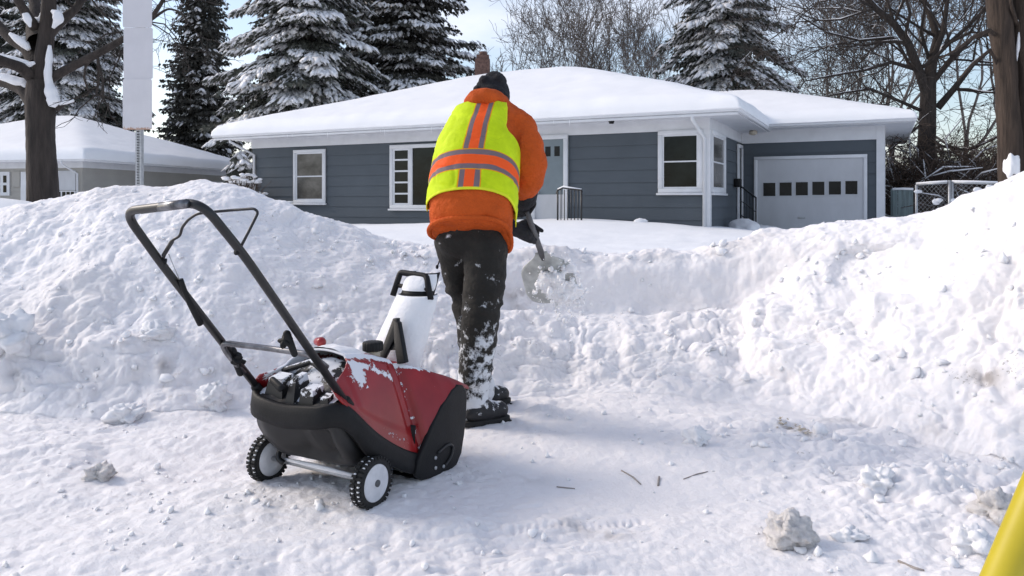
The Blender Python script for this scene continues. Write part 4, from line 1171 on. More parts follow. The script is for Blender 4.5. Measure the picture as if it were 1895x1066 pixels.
bare_tree('forked_tree', (*W(1712, 360, 24.5)[:2], .2), 9, .3, 'big bare forked tree with snow lined limbs right of the garage', 77, levels=6, spread=.62, snow=.55, mat='bark', minr=.007, limbs=forked, twr=1.0, up=.07, lenf=.78, cat='bare tree', sn_min=.012)

# left maple with snow in its forks
def maple(tk, cr, sn, seg, r_):
    d = 8.6
    def L(pts, rr, mb=cr, dd=0, n=12):
        P = np.array([W(x, y, d + dd * i) for i, (x, y) in enumerate(pts)]); rr = np.array(rr) * d / F
        k = np.linspace(0, len(P) - 1, 4 * len(P)); ii = np.arange(len(P))
        Q = np.stack([np.interp(k, ii, P[:, j]) for j in range(3)], 1)
        for _ in range(2): Q[1:-1] = (Q[:-2] + 2 * Q[1:-1] + Q[2:]) / 4
        mb.tube(Q, np.interp(k, ii, rr), n, cap=False); return P, rr
    P = np.array([W(x, y, d) for x, y in [(80, 420), (79, 380), (77, 300), (74, 240), (75, 190), (74, 150)]]); kq = np.linspace(0, 5, 60); Q = np.stack([np.interp(kq, np.arange(6), P[:, j]) for j in range(3)], 1); rq = np.interp(kq, np.arange(6), [33, 28, 25, 24, 26, 21]) * d / F
    A = np.linspace(0, 2 * np.pi, 56, endpoint=False); ring = np.stack([np.cos(A), np.sin(A), 0 * A], 1); V = Q[:, None] + ring[None] * rq[:, None, None]
    V = V + ring[None] * (.018 * fbm((V * [7, 7, 1.2]).reshape(-1, 3), 1.1, 4, 15) + .008 * fbm((V * [1, 1, .4]).reshape(-1, 3), .05, 3, 16)).reshape(V.shape[:2])[..., None]; tk.grid(V, closed=True)
    fin = []
    fin += [L([(72, 185), (78, 130), (84, 80), (90, 30), (92, -40)], [19, 17, 14, 13, 11])]
    fin += [L([(64, 195), (45, 165), (15, 152), (-40, 140)], [14, 13, 12, 11], dd=.15)]
    fin += [L([(66, 150), (40, 125), (10, 115), (-30, 100)], [12, 10, 9, 8], dd=-.2)]
    fin += [L([(68, 120), (50, 90), (20, 72), (-10, 40), (-40, 10)], [15, 11, 10, 9, 8], dd=.1)]
    fin += [L([(72, 80), (64, 55), (66, 20), (60, -30)], [20, 15, 10, 9], dd=.2)]
    fin += [L([(64, 50), (45, 20), (28, -10), (15, -40)], [10, 8, 7, 6], dd=-.2)]
    fin += [L([(84, 150), (130, 125), (180, 100), (240, 66), (275, 40), (300, 5), (312, -25)], [9, 8, 7, 5.5, 4.5, 3.5, 3], dd=-.05)]
    fin += [L([(88, 65), (110, 40), (140, 18), (160, -15)], [11, 10, 7, 6], dd=.1)]
    fin += [L([(275, 40), (310, 15), (335, 22), (350, 45)], [3, 2, 1.6, 1.2], dd=-.05)]
    fin += [L([(104, 200), (118, 192), (140, 188)], [8, 4, 2])]
    for P, rr in fin[6:9]:
        for i in range(2, len(P)):
            for k in range(3):
                w = r_.standard_normal(3); w[1] *= .5; w /= np.linalg.norm(w); seg(P[i], w + (0, 0, -.1), .35 + .3 * r_.random(), max(rr[i] * .35, .003), 4)
    # snow lodged in forks and on top of limbs
    def S(pts, rr, dd=-.10, n=10):
        P = np.array([W(x, y, d + dd) for x, y in pts]); rr = np.array(rr) * d / F
        k = np.linspace(0, len(P) - 1, 5 * len(P)); ii = np.arange(len(P)); Q = np.stack([np.interp(k, ii, P[:, j]) for j in range(3)], 1)
        for _ in range(2): Q[1:-1] = (Q[:-2] + 2 * Q[1:-1] + Q[2:]) / 4
        q = np.interp(k, ii, rr) * (1 + .22 * vnoise(Q * 14 + 3, 5)); sn.tube(Q, q, n)
    S([(92, 84), (91, 110), (88, 140), (93, 165), (99, 185), (96, 198)], [3, 6, 7, 9, 12, 5])
    S([(96, 20), (106, 26), (108, 36), (98, 52)], [3, 9, 9, 3])
    S([(18, 62), (32, 72), (46, 82), (54, 92)], [3, 7, 9, 4], dd=-.05)
    S([(-10, 104), (10, 108), (30, 112), (52, 120), (64, 116)], [5, 7, 7, 6, 3], dd=-.15)
    S([(-10, 140), (10, 143), (30, 150), (44, 152), (50, 164)], [6, 8, 9, 8, 3], dd=.08)
    S([(36, 0), (44, 18), (52, 38), (56, 50)], [4, 6, 6, 2], dd=-.2)
    S([(64, 36), (74, 38), (80, 28), (82, 10)], [4, 6, 6, 4], dd=.0)
    S([(110, 192), (122, 188), (136, 186)], [3, 5, 3], dd=-.06)
bare_tree('maple_tree', (*W(79, 400, 8.6)[:2], .9), 6, .2, 'thick dark trunk with snow lodged in its forks at the left', 78, levels=6, spread=.6, mat='bark', minr=.0028, limbs=maple, twr=.6, up=.02, cat='bare tree')

def big_trunks():
    d = 10.2
    def one(pts, rr, label, limbs, snowp, seed):
        P = np.array([W(x, y, d) for x, y in pts]); P[0, 2] = .4; root = empty('trunk_tree', P[0], label, 'bare tree')
        rr = np.array(rr) * d / F; k = np.linspace(0, len(P) - 1, 60); ii = np.arange(len(P)); Q = np.stack([np.interp(k, ii, P[:, j]) for j in range(3)], 1)
        rad = np.interp(k, ii, rr); A = np.linspace(0, 2 * np.pi, 48, endpoint=False)
        ring = np.stack([np.cos(A), np.sin(A), 0 * A], 1)
        V = Q[:, None] + ring[None] * rad[:, None, None]
        n1 = fbm((V * [9, 9, 1.3]).reshape(-1, 3), 1.2, 4, seed).reshape(V.shape[:2]); V = V + ring[None] * (n1 * .035)[..., None]
        m_ = MB(); m_.grid(V, closed=True); m_.build('trunk', M['bark_warm'], root)
        c_ = MB(); s_ = MB()
        for pts2, r2 in limbs:
            L = np.array([W(x, y, d - .1 * i) for i, (x, y) in enumerate(pts2)]); r2 = np.array(r2) * d / F; c_.tube(L, r2, 8)
            if len(L) > 2: s_.tube(L[:-1] + [0, 0, .7 * r2[0]], r2[:-1] * .75, 6)
        for pts2, r2 in snowp:
            L = np.array([W(x, y, d - .09) for x, y in pts2]); r2 = np.array(r2) * d / F
            kk = np.linspace(0, len(L) - 1, 4 * len(L)); jj = np.arange(len(L)); Q2 = np.stack([np.interp(kk, jj, L[:, j]) for j in range(3)], 1)
            s_.tube(Q2, np.interp(kk, jj, r2) * (1 + .3 * vnoise(Q2 * 20, 4)), 10)
        if seed == 5: s_ = MB(); q = W(1871, 306, d - .10); s_.ellipsoid(q, (.085, .10, .17), n=24, m=16, noise=.45, seed=2)
        if c_.n: c_.build('limb', M['bark_warm'], root)
        if s_.n: tag(s_.build('snow', M['snow'], root), kind='stuff')
    one([(1878, 420), (1872, 330), (1867, 200), (1857, 90), (1846, -20), (1840, -80)], [25, 21, 19, 19, 21, 23], 'left one of the two brown trunks behind the right bank, snow at its foot',
        [([(1850, 70), (1830, 56), (1800, 70), (1770, 92), (1740, 108)], [4, 4, 3.5, 2.5, 1.5]), ([(1852, 130), (1832, 92), (1800, 118), (1772, 150)], [3, 3, 2.5, 1.2])], [([(1871, 286), (1870, 300), (1872, 316), (1874, 330)], [9, 11, 11, 9]), ([(1880, 90), (1876, 120), (1872, 128)], [1.5, 3, 1])], 5)
    one([(1922, 420), (1914, 330), (1908, 200), (1904, 90), (1906, -20), (1910, -80)], [34, 31, 29, 30, 32, 34], 'right one of the two brown trunks, cut by the right edge of the view', [([(1895, 60), (1880, 40), (1872, 10), (1866, -30)], [5, 4, 3, 3])], [([(1886, 60), (1884, 90), (1880, 118)], [2, 3, 1])], 6)
big_trunks()

def thicket():
    r_ = np.random.default_rng(5); mb, sn = MB(), MB()
    for k in range(2600):
        px = 1640 + 330 * r_.random(); d = 22.5 + 4.0 * r_.random(); b = W(px, 400, d); b[2] = .3; h = 1.0 + 1.9 * r_.random()
        p = [b]; dv = np.array([.45 * r_.standard_normal(), .45 * r_.standard_normal(), 1.0])
        for i in range(4):
            dv = dv + .33 * r_.standard_normal(3); dv[2] = abs(dv[2]) * (.9 if i < 2 else .5); p.append(p[-1] + dv / np.linalg.norm(dv) * h * .34)
        r0 = .014 + .016 * r_.random(); mb.tube(p, np.linspace(r0, .007, 5), 3, cap=False)
        for i in range(1, 5):
            for j in range(3):
                w = r_.standard_normal(3) * .7 + dv * .4; mb.tube([p[i], p[i] + w * .18, p[i] + w * .34 + [0, 0, -.04]], [.009, .008, .005], 3, cap=False)
        if r_.random() < .4:
            i = r_.integers(1, 4); q = np.array(p[i - 1:i + 2]) + [0, 0, r0]; sn.tube(q, np.array([.4, 1.1, .4]) * .024, 5)
    o = mb.build('thicket', M['brush'], loc=W(1760, 380, 24) * [1, 1, 0]); tag(o, 'dense brown leafless brush filling the gap between the garage and the double trunks', 'brush', kind='stuff')
    tag(sn.build('snow', M['snow'], o), kind='stuff')
thicket()
def shrub(px, py, d, h, r, label, seed):
    r_ = np.random.default_rng(seed); b = W(px, py, d); b[2] = .3; root = empty('shrub', b, label, 'shrub'); mb, sn = MB(), MB()
    for k in range(150):
        a = r_.random() * 6.28; e = b + [math.cos(a) * r * r_.random(), math.sin(a) * r * r_.random(), h * (.4 + .6 * r_.random())]; m_ = (b + e) / 2 + r_.standard_normal(3) * .1
        mb.tube([b + r_.standard_normal(3) * .1 * [1, 1, 0], m_, e], [.016, .012, .008], 3, cap=False)
        for j in range(4): mb.tube([m_, m_ * .4 + e * .6 + r_.standard_normal(3) * .16], [.008, .006], 3, cap=False)
        if r_.random() < .6: sn.ellipsoid(e + [0, 0, .0], (.06 + .08 * r_.random(), .07, .04), n=8, m=5, noise=.3, seed=k)
    mb.build('branches', M['brush'], root); tag(sn.build('snow', M['snow'], root), kind='stuff')
shrub(446, 350, 21.5, 1.6, .55, 'snow dotted shrub at the left end wall of the grey house', 3)
shrub(468, 355, 22.0, 1.1, .4, 'small snowy shrub against the left downspout', 4)
# ------------------------------------------------------------------ snow thrower
BM = np.array([-.733, 2.858, 0.0]); BU = np.array([.8655, -.501, 0.0]); BV = np.array([.501, .8655, 0.0])
def B(l, v, z): return BM + BU * l + BV * v + np.array([0, 0, z])
def Bl(px, py, l):
    k = (px - CX) / F; o = BM + BU * l
    t = (k * o[1] - o[0]) / (BV[0] - k * BV[1]); d = o[1] + t * BV[1]
    return o + BV * t + np.array([0, 0, HC - (py - YH) * d / F])
bl = empty('snow_thrower', BM, 'red and black single stage snow thrower with a tall black handle, standing on the street', 'snow thrower')

def Bv(px, py, v):
    k = (px - CX) / F; o = BM + BV * v
    t = (k * o[1] - o[0]) / (BU[0] - k * BU[1]); d = o[1] + t * BU[1]
    return o + BU * t + np.array([0, 0, HC - (py - YH) * d / F])

def spline(pts, n=8, it=2):
    P = np.array(pts, float); k = np.linspace(0, len(P) - 1, n * (len(P) - 1) + 1); ii = np.arange(len(P))
    Q = np.stack([np.interp(k, ii, P[:, j]) for j in range(3)], 1)
    for _ in range(it * 3): Q[1:-1] = (Q[:-2] + 2 * Q[1:-1] + Q[2:]) / 4
    return Q
def set_attr(o, name, vals):
    a = o.data.attributes.new(name, 'FLOAT', 'POINT'); a.data.foreach_set('value', np.asarray(vals, np.float32))

# --- hood: lofted over stations along v
HS_ = np.array([  # v, z_top, w_top, z_bot, w_bot
    (-.135, .485, .125, .452, .195), (-.11, .505, .12, .405, .225), (-.05, .525, .105, .335, .240), (.02, .532, .10, .262, .250), (.10, .522, .095, .200, .258), (.18, .505, .10, .150, .264),
    (.255, .478, .115, .110, .268), (.285, .465, .13, .115, .272), (.30, .455, .15, .165, .286), (.36, .432, .185, .235, .290), (.42, .405, .22, .292, .292), (.49, .376, .245, .332, .292), (.54, .352, .262, .332, .290), (.605, .318, .27, .306, .286)])
vs_ = np.linspace(-.135, .605, 120)
st_ = np.stack([np.interp(vs_, HS_[:, 0], HS_[:, i]) for i in range(5)], 1)
kk = np.hanning(7); kk /= kk.sum()
for i in (1, 2, 4): st_[:, i] = np.convolve(np.pad(st_[:, i], 3, 'edge'), kk, 'valid')
NA = 90
def hood_pt(row, q):
    """q in [-1,1] over the arch from left lower edge to right lower edge"""
    v, zt, wt, zb, wb = row; a = np.abs(q)
    crest = .42
    top = a < crest
    l = np.where(top, wt * a / crest, wt + (wb - wt) * ((a - crest) / (1 - crest)) ** .9)
    z = np.where(top, zt + .012 * (1 - (a / crest) ** 2), zt + (zb - zt) * ((a - crest) / (1 - crest)) ** 1.18)
    return np.stack([np.sign(q) * l, np.full_like(q, v), z], -1)
qs_ = np.linspace(-1, 1, 2 * NA + 1)
vmin_ = -.12 + .155 * (1 - sstep(.42, .80, np.abs(qs_)))
Gd = np.zeros((len(vs_), len(qs_), 3)); rr01 = np.linspace(0, 1, len(vs_))
for i_, q_ in enumerate(qs_):
    vc = vmin_[i_] + (.605 - vmin_[i_]) * rr01
    row = np.stack([np.interp(vc, vs_, st_[:, k]) for k in range(5)], 1)
    for j_ in range(len(vs_)): Gd[j_, i_] = hood_pt(row[j_], np.array([q_]))[0]
# panel crease: raised centre field on each flank
Q2 = np.broadcast_to(qs_, Gd.shape[:2]); V2 = Gd[..., 1].copy()
flank = sstep(.46, .50, np.abs(Q2)) * (1 - sstep(.86, .90, np.abs(Q2))) * sstep(-.03, .0, V2) * (1 - sstep(.225, .245, V2))
groove = np.exp(-((V2 - .288) / .010) ** 2) * (np.abs(Q2) > .3)
for k in range(2): Gd[..., 2] += 0
Gd[..., 2] += .006 * flank - .010 * groove; Gd[..., 0] += np.sign(Q2) * (.006 * flank - .012 * groove)
WP = BM + Gd[..., :1] * BU + Gd[..., 1:2] * BV; WP[..., 2] = Gd[..., 2]
mb = MB(); mb.grid(WP); hood = mb.build('hood', M['red'], bl)
# clinging snow: amounts over the hood
def blob(l, v, rl, rv, amp, side=None):
    e = np.exp(-(((Gd[..., 0] - l) / rl) ** 2 + ((Gd[..., 1] - v) / rv) ** 2)); return amp * e
sn_ = .0 * Q2 - .12
sn_ = np.maximum(sn_, blob(0, .10, .10, .16, .75)); sn_ = np.maximum(sn_, .43 * np.exp(-((np.abs(Q2) - .44) / .035) ** 2) * sstep(-.02, .05, V2) * (1 - sstep(.3, .5, V2)))
sn_ = np.maximum(sn_, .34 * np.exp(-((np.abs(Q2) - .53 - .35 * np.maximum(V2 - .1, 0)) / .035) ** 2) * sstep(.0, .04, V2) * (1 - sstep(.22, .27, V2)))
sn_ = np.maximum(sn_, blob(.155, .045, .030, .045, .48)); sn_ = np.maximum(sn_, .17 * groove); sn_ = np.maximum(sn_, .24 * np.exp(-((np.abs(Q2) - .93) / .03) ** 2) * sstep(.08, .14, V2) * (1 - sstep(.2, .27, V2)))
sn_ = np.maximum(sn_, blob(.13, .36, .05, .05, .28)); sn_ = np.maximum(sn_, blob(-.1, .0, .12, .12, .5)); sn_ = np.maximum(sn_, blob(.05, .44, .16, .05, .35))
set_attr(hood, 'snow', sn_.ravel())
m_ = hood.modifiers.new('solid', 'SOLIDIFY'); m_.thickness = .008; m_.offset = -1
# thick snow lying on top
def snow_on_hood():
    th = .020 * np.exp(-((V2 - .10) / .10) ** 2) * (1 - (np.abs(Q2) / .42) ** 3) * (1 + .4 * fbm(WP.reshape(-1, 3), .06, 3, 7).reshape(Q2.shape)) - .006
    P = WP.copy(); P[..., 2] += np.maximum(th, -.004); i = np.where(np.abs(qs_) < .42)[0]; j = np.where(vs_ < .40)[0]
    m_ = MB(); m_.grid(P[j[0]:j[-1] + 1, i[0]:i[-1] + 1]); return m_.build('hood_snow', M['snow'], hood)
snow_on_hood()
# --- black lower body
BS = np.array([  # v, z_lo, z_hi, w
    (-.140, .300, .355, .150), (-.130, .270, .365, .190), (-.105, .225, .375, .212), (-.075, .185, .385, .220), (-.045, .148, .385, .222), (.0, .125, .33, .215), (.06, .118, .28, .21), (.14, .105, .20, .215), (.24, .085, .14, .225), (.30, .07, .12, .23)])
vb = np.linspace(-.140, .30, 60); sb_ = np.stack([np.interp(vb, BS[:, 0], BS[:, i]) for i in range(4)], 1)
for i in (1, 2, 3): sb_[:, i] = np.convolve(np.pad(sb_[:, i], 3, 'edge'), kk, 'valid')
A_ = np.linspace(0, 2 * np.pi, 72, endpoint=False)
sq = lambda c, e: np.sign(c) * np.abs(c) ** e
ringl = sq(np.cos(A_), .35); ringz = sq(np.sin(A_), .45)
Pb = np.stack([np.stack([r[3] * ringl, np.full_like(A_, r[0]), (r[1] + r[2]) / 2 + (r[2] - r[1]) / 2 * ringz], -1) for r in sb_])
# ribs and hollows moulded in the back
lv = Pb[..., 0]; zv = Pb[..., 2]
push = -.055 * np.exp(-((lv - .02) / .045) ** 2) * sstep(.14, .2, zv) * (1 - sstep(.33, .40, zv)) - .05 * np.exp(-((lv - .135) / .035) ** 2) * sstep(.14, .2, zv) * (1 - sstep(.28, .34, zv)) + .012 * np.exp(-((lv + .13) / .035) ** 2) * (zv < .42)
Pb[..., 1] -= push * (1 - sstep(-.03, .03, Pb[..., 1]))
WB = BM + Pb[..., :1] * BU + Pb[..., 1:2] * BV; WB[..., 2] = Pb[..., 2]
mb = MB(); mb.grid(WB, closed=True); c0 = WB[0].mean(0); mb.grid(np.stack([WB[0], np.broadcast_to(c0, WB[0].shape)]), closed=True); c1 = WB[-1].mean(0); mb.grid(np.stack([WB[-1], np.broadcast_to(c1, WB[-1].shape)]), closed=True)
low = mb.build('lower_housing', M['black_snowy'], bl)
Vz = np.empty(len(low.data.vertices) * 3, np.float32); low.data.vertices.foreach_get('co', Vz); Vz = Vz.reshape(-1, 3); ll = Vz @ BU; vv_ = Vz @ BV
sa = -.30 + .62 * np.exp(-(((ll + .05) / .12) ** 2 + ((Vz[:, 2] - .49) / .035) ** 2)) + .42 * np.exp(-(((ll - .15) / .05) ** 2 + ((Vz[:, 2] - .45) / .03) ** 2)) + .4 * np.exp(-(((ll - .19) / .05) ** 2 + ((Vz[:, 2] - .15) / .025) ** 2)) * (vv_ < .05)
set_attr(low, 'snow', sa)
# skirt: one lip that wraps round the back and runs down both flanks under the hood
j = np.where(Gd[:, -1, 1] <= .27)[0][::3]
Er = Gd[j][:, -1]; El = Gd[j][:, 0]
back = np.stack([np.linspace(Er[0, 0], El[0, 0], 22)[1:-1], -.150 - .012 * np.cos(np.linspace(-1.5, 1.5, 22))[1:-1], .368 + .006 * np.sin(np.linspace(0, 9, 22))[1:-1]], 1)
path_ = np.concatenate([Er[::-1], back, El]); 
for _ in range(6): path_[1:-1] = (path_[:-2] + 2 * path_[1:-1] + path_[2:]) / 4
nrm_ = np.stack([np.gradient(path_[:, 1]), -np.gradient(path_[:, 0])], 1); nrm_ /= np.linalg.norm(nrm_, axis=1)[:, None] + 1e-9
cen_ = path_[:, :2] - [0, .05]; nrm_ *= np.sign((nrm_ * cen_).sum(1))[:, None]
t_ = np.abs(np.linspace(-1, 1, len(path_))); hgt = .070 + .035 * np.exp(-((t_ - .55) / .16) ** 2) - .015 * t_
def lip(o, dz, k=1.0): q = path_.copy(); q[:, :2] += nrm_ * o; q[:, 2] += dz; return q
S_ = np.stack([lip(-.012, .004), lip(-.001, .006), lip(.004, .002), lip(.006, -.02), lip(.009, -hgt * .6), lip(.009, -hgt * .96), lip(-.004, -hgt)], 1)
S_[..., 1] -= (np.clip(path_[:, 1], 0, .3) * .12)[:, None] * np.array([0, 0, 0, .2, .6, 1, 1])
Wp = BM + S_[..., :1] * BU + S_[..., 1:2] * BV; Wp[..., 2] = S_[..., 2]
mb = MB(); mb.grid(Wp); skirt = mb.build('skirt', M['black_plastic'], bl); m_ = skirt.modifiers.new('s', 'SOLIDIFY'); m_.thickness = .006
# deck under the hood opening
dl, dv = np.meshgrid(np.linspace(-.185, .185, 60), np.linspace(-.152, .075, 40), indexing='ij')
dz = .366 + .134 * sstep(-.17, .07, dv) - .085 * (np.abs(dl) / .185) ** 2.5 * sstep(-.12, .06, dv) + .012 * fbm(np.stack([dl.ravel(), dv.ravel(), 0 * dl.ravel()], 1), .06, 3, 77).reshape(dl.shape)
Dp = BM + dl[..., None] * BU + dv[..., None] * BV; Dp[..., 2] = dz
mb = MB(); mb.grid(Dp); dk = mb.build('engine_deck', M['black_snowy'], bl)
set_attr(dk, 'snow', (.25 + .10 * np.sin(dl * 37 + 1) - .3 * np.exp(-((dv + .15) / .03) ** 2)).ravel())
# rear deck inside the lip: engine shroud, recoil cover, muffler guard
mb = MB()
def wedge(l0, l1, v0, v1, z0, z1, tp=.6):
    lm, vm = (l0 + l1) / 2, (v0 + v1) / 2; q = lambda l, v, k, z: B(lm + (l - lm) * k, vm + (v - vm) * k, z)
    mb.box8([q(l0, v0, 1, z0), q(l1, v0, 1, z0), q(l1, v1, 1, z0), q(l0, v1, 1, z0), q(l0, v0, tp, z1 - .012), q(l1, v0, tp, z1 - .012), q(l1, v1, tp, z1), q(l0, v1, tp, z1)])
wedge(-.16, -.05, -.130, -.04, .34, .458); wedge(-.035, .015, -.142, -.03, .34, .470, .5); wedge(.03, .11, -.138, -.06, .34, .438, .7); wedge(.12, .175, -.13, -.08, .34, .418, .6)
mb.tube([B(-.15, -.03, .455), B(-.02, -.01, .50), B(.11, -.04, .455)], .012, 10)
eng = mb.build('engine_cover', M['black_snowy'], bl, sharp=35)
Vz = np.empty(len(eng.data.vertices) * 3, np.float32); eng.data.vertices.foreach_get('normal', Vz); set_attr(eng, 'snow', Vz.reshape(-1, 3)[:, 2] * .42 + .0)
mb = MB(); mb.capsule(B(-.10, -.13, .445), B(-.04, -.145, .425), .012, .014); mb.build('recoil_grip', M['black_plastic'], bl)
# --- side plates and auger housing
plate = [(.222, .05), (.238, .106), (.276, .152), (.326, .213), (.392, .279), (.468, .328), (.51, .342), (.548, .331), (.572, .30), (.577, .275), (.570, .19), (.556, .12), (.535, .05), (.50, .010), (.44, .0), (.34, .008), (.26, .02)]
for sg in (1, -1):
    mb = MB(); mb.prism([B(sg * .272, a, z) for a, z in plate], BU * sg * .022); o = mb.build('side_plate', M['black_plastic'], bl, smooth=False); bevel(o, .006, 3, 30)
    mb = MB(); P = spline([B(sg * .296, .36, .10), B(sg * .297, .43, .118), B(sg * .297, .47, .10), B(sg * .297, .455, .06), B(sg * .296, .41, .035)], 6); mb.tube(P, .0055, 8); mb.build('bearing_rib', M['black_metal'], o)
    for a, z in ((.345, .085), (.40, .035), (.345, .045)):
        mb = MB(); mb.tube([B(sg * .292, a, z), B(sg * .299, a, z)], .007, 10); mb.build('bolt', M['galv'], o)
th_ = np.linspace(R(165), R(262), 26); rr_ = .165
mb = MB(); mb.grid(np.stack([np.stack([B(l, .45 + .19 * math.cos(t), .185 + rr_ * math.sin(t)) for t in th_]) for l in (-.255, .255)])); o = mb.build('auger_housing', M['black_plastic'], bl); m_ = o.modifiers.new('s', 'SOLIDIFY'); m_.thickness = .006
mb = MB(); mb.tube([B(-.27, .47, .15), B(.27, .47, .15)], .02, 12)
ax = np.linspace(-.25, .25, 60)
for ph in (0, np.pi):
    tw = ph + np.abs(ax) * 7
    mb.grid(np.stack([np.stack([B(l, .47 + r * math.cos(t), .15 + r * math.sin(t)) for l, t in zip(ax, tw)]) for r in (.015, .07, .125)]))
mb.build('auger', M['rubber'], bl)
mb = MB(); mb.prism([B(-.27, .27, .02), B(-.27, .30, .02), B(-.27, .30, .012), B(-.27, .27, .008)], BU * .54); mb.build('scraper_bar', M['black_metal'], bl, smooth=False)
# --- wheels
def wheel(sg):
    c = B(sg * .263, 0, .093); rt = .093
    def ring(r, l, n=64): a = np.linspace(0, 2 * np.pi, n, endpoint=False); return np.stack([c + BU * sg * l + BV * r * math.cos(t) + np.array([0, 0, r * math.sin(t)]) for t in a])
    hub = MB(); hub.grid(np.stack([ring(.010, .026), ring(.040, .024), ring(.050, .020), ring(.062, .023), ring(.066, .022), ring(.067, .014), ring(.067, -.022), ring(.03, -.022), ring(.005, -.022)]), closed=True)
    w_ = hub.build('wheel', M['rim_white'], bl)
    ty = MB(); ty.grid(np.stack([ring(.064, .016), ring(.068, .0235), ring(.078, .024), ring(.084, .021), ring(.087, .014), ring(.087, -.014), ring(.084, -.021), ring(.076, -.024), ring(.064, -.02)]), closed=True)
    n = 34
    for k in range(n):
        for row, (l0, l1) in enumerate(((-.023, -.003), (.003, .023))):
            a0 = 2 * np.pi * (k + .5 * row) / n; a1 = a0 + 2 * np.pi / n * .58
            def q(r, a, l): return c + BU * sg * l + BV * r * math.cos(a) + np.array([0, 0, r * math.sin(a)])
            P = [q(.083, a0, l0), q(.083, a1, l0), q(.083, a1, l1), q(.083, a0, l1), q(rt, a0, l0), q(rt, a1, l0), q(rt, a1, l1), q(rt, a0, l1)]
            ty.box8(P)
    o = ty.build('tyre', M['rubber'], w_, sharp=35)
    tr = MB()
    r_ = np.random.default_rng(4 + sg)
    for k in range(n):       # snow packed between the tread blocks
        for row in (0, 1):
            if r_.random() < (.62 if True else 0):
                a = 2 * np.pi * (k + .5 * row + .8) / n; l = -.013 if row == 0 else .013
                tr.ellipsoid(c + BU * sg * l + BV * .0885 * math.cos(a) + np.array([0, 0, .0885 * math.sin(a)]), (.0055, .0055, .0045), n=8, m=6)
    if tr.n: tr.build('tread_snow', M['snow'], o)
    cp = MB(); cp.tube([c + BU * sg * .018, c + BU * sg * .030, c + BU * sg * .032], [.0125, .0125, .008], 16); cp.build('hub_cap', M['grey_plastic'], w_, sharp=40)
wheel(1); wheel(-1)
mb = MB(); mb.tube([B(-.25, 0, .093), B(.25, 0, .093)], .009, 10); o = mb.build('axle', M['galv'], bl)
mb = MB(); mb.tube([B(-.20, -.004, .103), B(.0, -.006, .106), B(.2, -.004, .103)], [.006, .010, .006], 8); mb.build('axle_snow', M['snow'], o)
mb = MB(); mb.tube(spline([B(-.2, .06, .16), B(-.19, -.01, .14), B(-.185, -.03, .11), B(-.16, -.02, .095)], 5), .011, 8); mb.build('axle_bracket', M['black_metal'], bl)
mb = MB(); mb.tube(spline([B(.2, .06, .14), B(.21, .0, .11), B(.215, .01, .093)], 5), .010, 8); mb.build('axle_bracket', M['black_metal'], bl)
# --- handle
RH = .0138
hp = []
nb_ = [Bl(640, 745, .2), Bl(550, 615, .2), Bl(450, 470, .2), Bl(392, 402, .2), Bl(371, 382, .185), Bl(345, 378, .15)]
fb_ = [Bl(272, 386, -.15), Bl(245, 392, -.185), Bl(236, 407, -.2), Bl(300, 490, -.2), Bl(380, 600, -.2), Bl(472, 712, -.2)]
path = [nb_[0], nb_[1], nb_[2], nb_[3], nb_[4], nb_[5]] + fb_
def rounded(path, rad=.05, n=7):
    P = [np.array(p) for p in path]; out = [P[0]]
    for i in range(1, len(P) - 1):
        a, b_, c_ = P[i - 1], P[i], P[i + 1]; r1 = min(rad, np.linalg.norm(a - b_) * .48); r2 = min(rad, np.linalg.norm(c_ - b_) * .48)
        p, q = b_ + (a - b_) / np.linalg.norm(a - b_) * r1, b_ + (c_ - b_) / np.linalg.norm(c_ - b_) * r2
        for t in np.linspace(0, 1, n): out.append((1 - t) ** 2 * p + 2 * t * (1 - t) * b_ + t * t * q)
    out.append(P[-1]); return np.array(out)
nl = Bl(372, 371, .2); fl = Bl(226, 389, -.2)
mb = MB(); mb.tube(rounded([nb_[0], nb_[2], Bl(385, 385, .2) * .0 + Bl(372, 374, .2), Bl(229, 391, -.2), fb_[3], fb_[5]], .07, 10), RH, 16); hd = mb.build('handle', M['black_metal'], bl)
mb = MB(); a = Bl(345, 377, .16); b_ = Bl(262, 388, -.13); mb.tube([a, a * .6 + b_ * .4, b_], RH * 1.02, 16); mb.build('grip_bar', M['worn_metal'], hd)
mb = MB(); a1 = a * .75 + b_ * .25; b1 = a * .15 + b_ * .85
for t0, t1 in ((.28, .5), (.55, .68), (.74, .9)):
    mb.tube([a + (b_ - a) * t + [0, 0, RH * .85] for t in (t0, (t0 + t1) / 2, t1)], [.003, .0075, .003], 8)
mb.build('grip_snow', M['snow'], hd)
# lower crossbar with bent ends
mb = MB(); mb.tube(rounded([Bl(452, 690, -.195), Bl(421, 656, -.2), Bl(409, 634, -.19), Bl(500, 645, .0), Bl(575, 656, .19), Bl(605, 680, .2)], .035, 7), .0105, 12); mb.build('crossbar', M['worn_metal'], hd)
# bail lever wire
pts = [(441, 466, .2), (462, 425, .2), (478, 393, .2), (471, 386, .185), (430, 389, .1), (384, 393, .03), (364, 396, .0), (348, 407, -.04), (337, 421, -.08), (333, 437, -.10), (318, 445, -.13), (311, 458, -.16), (300, 483, -.19)]
mb = MB(); mb.tube(rounded([Bl(*p) for p in pts], .012, 4), .0045, 8); bail = mb.build('bail_lever', M['black_metal'], hd)
mb = MB(); mb.capsule(Bl(318, 447, -.15), Bl(303, 472, -.18), .007, .007); mb.build('cable_hook', M['black_metal'], bail)
mb = MB(); mb.tube([Bl(308, 484, -.185), Bl(292, 482, -.205)], .010, 8); mb.tube([Bl(436, 467, .2), Bl(447, 466, .2)], .009, 8); mb.build('bail_clip', M['black_plastic'], hd)
mb = MB(); mb.tube([Bl(312, 470, -.17), Bl(333, 520, -.178)], .0016, 5); mb.build('control_cable', M['galv'], hd)
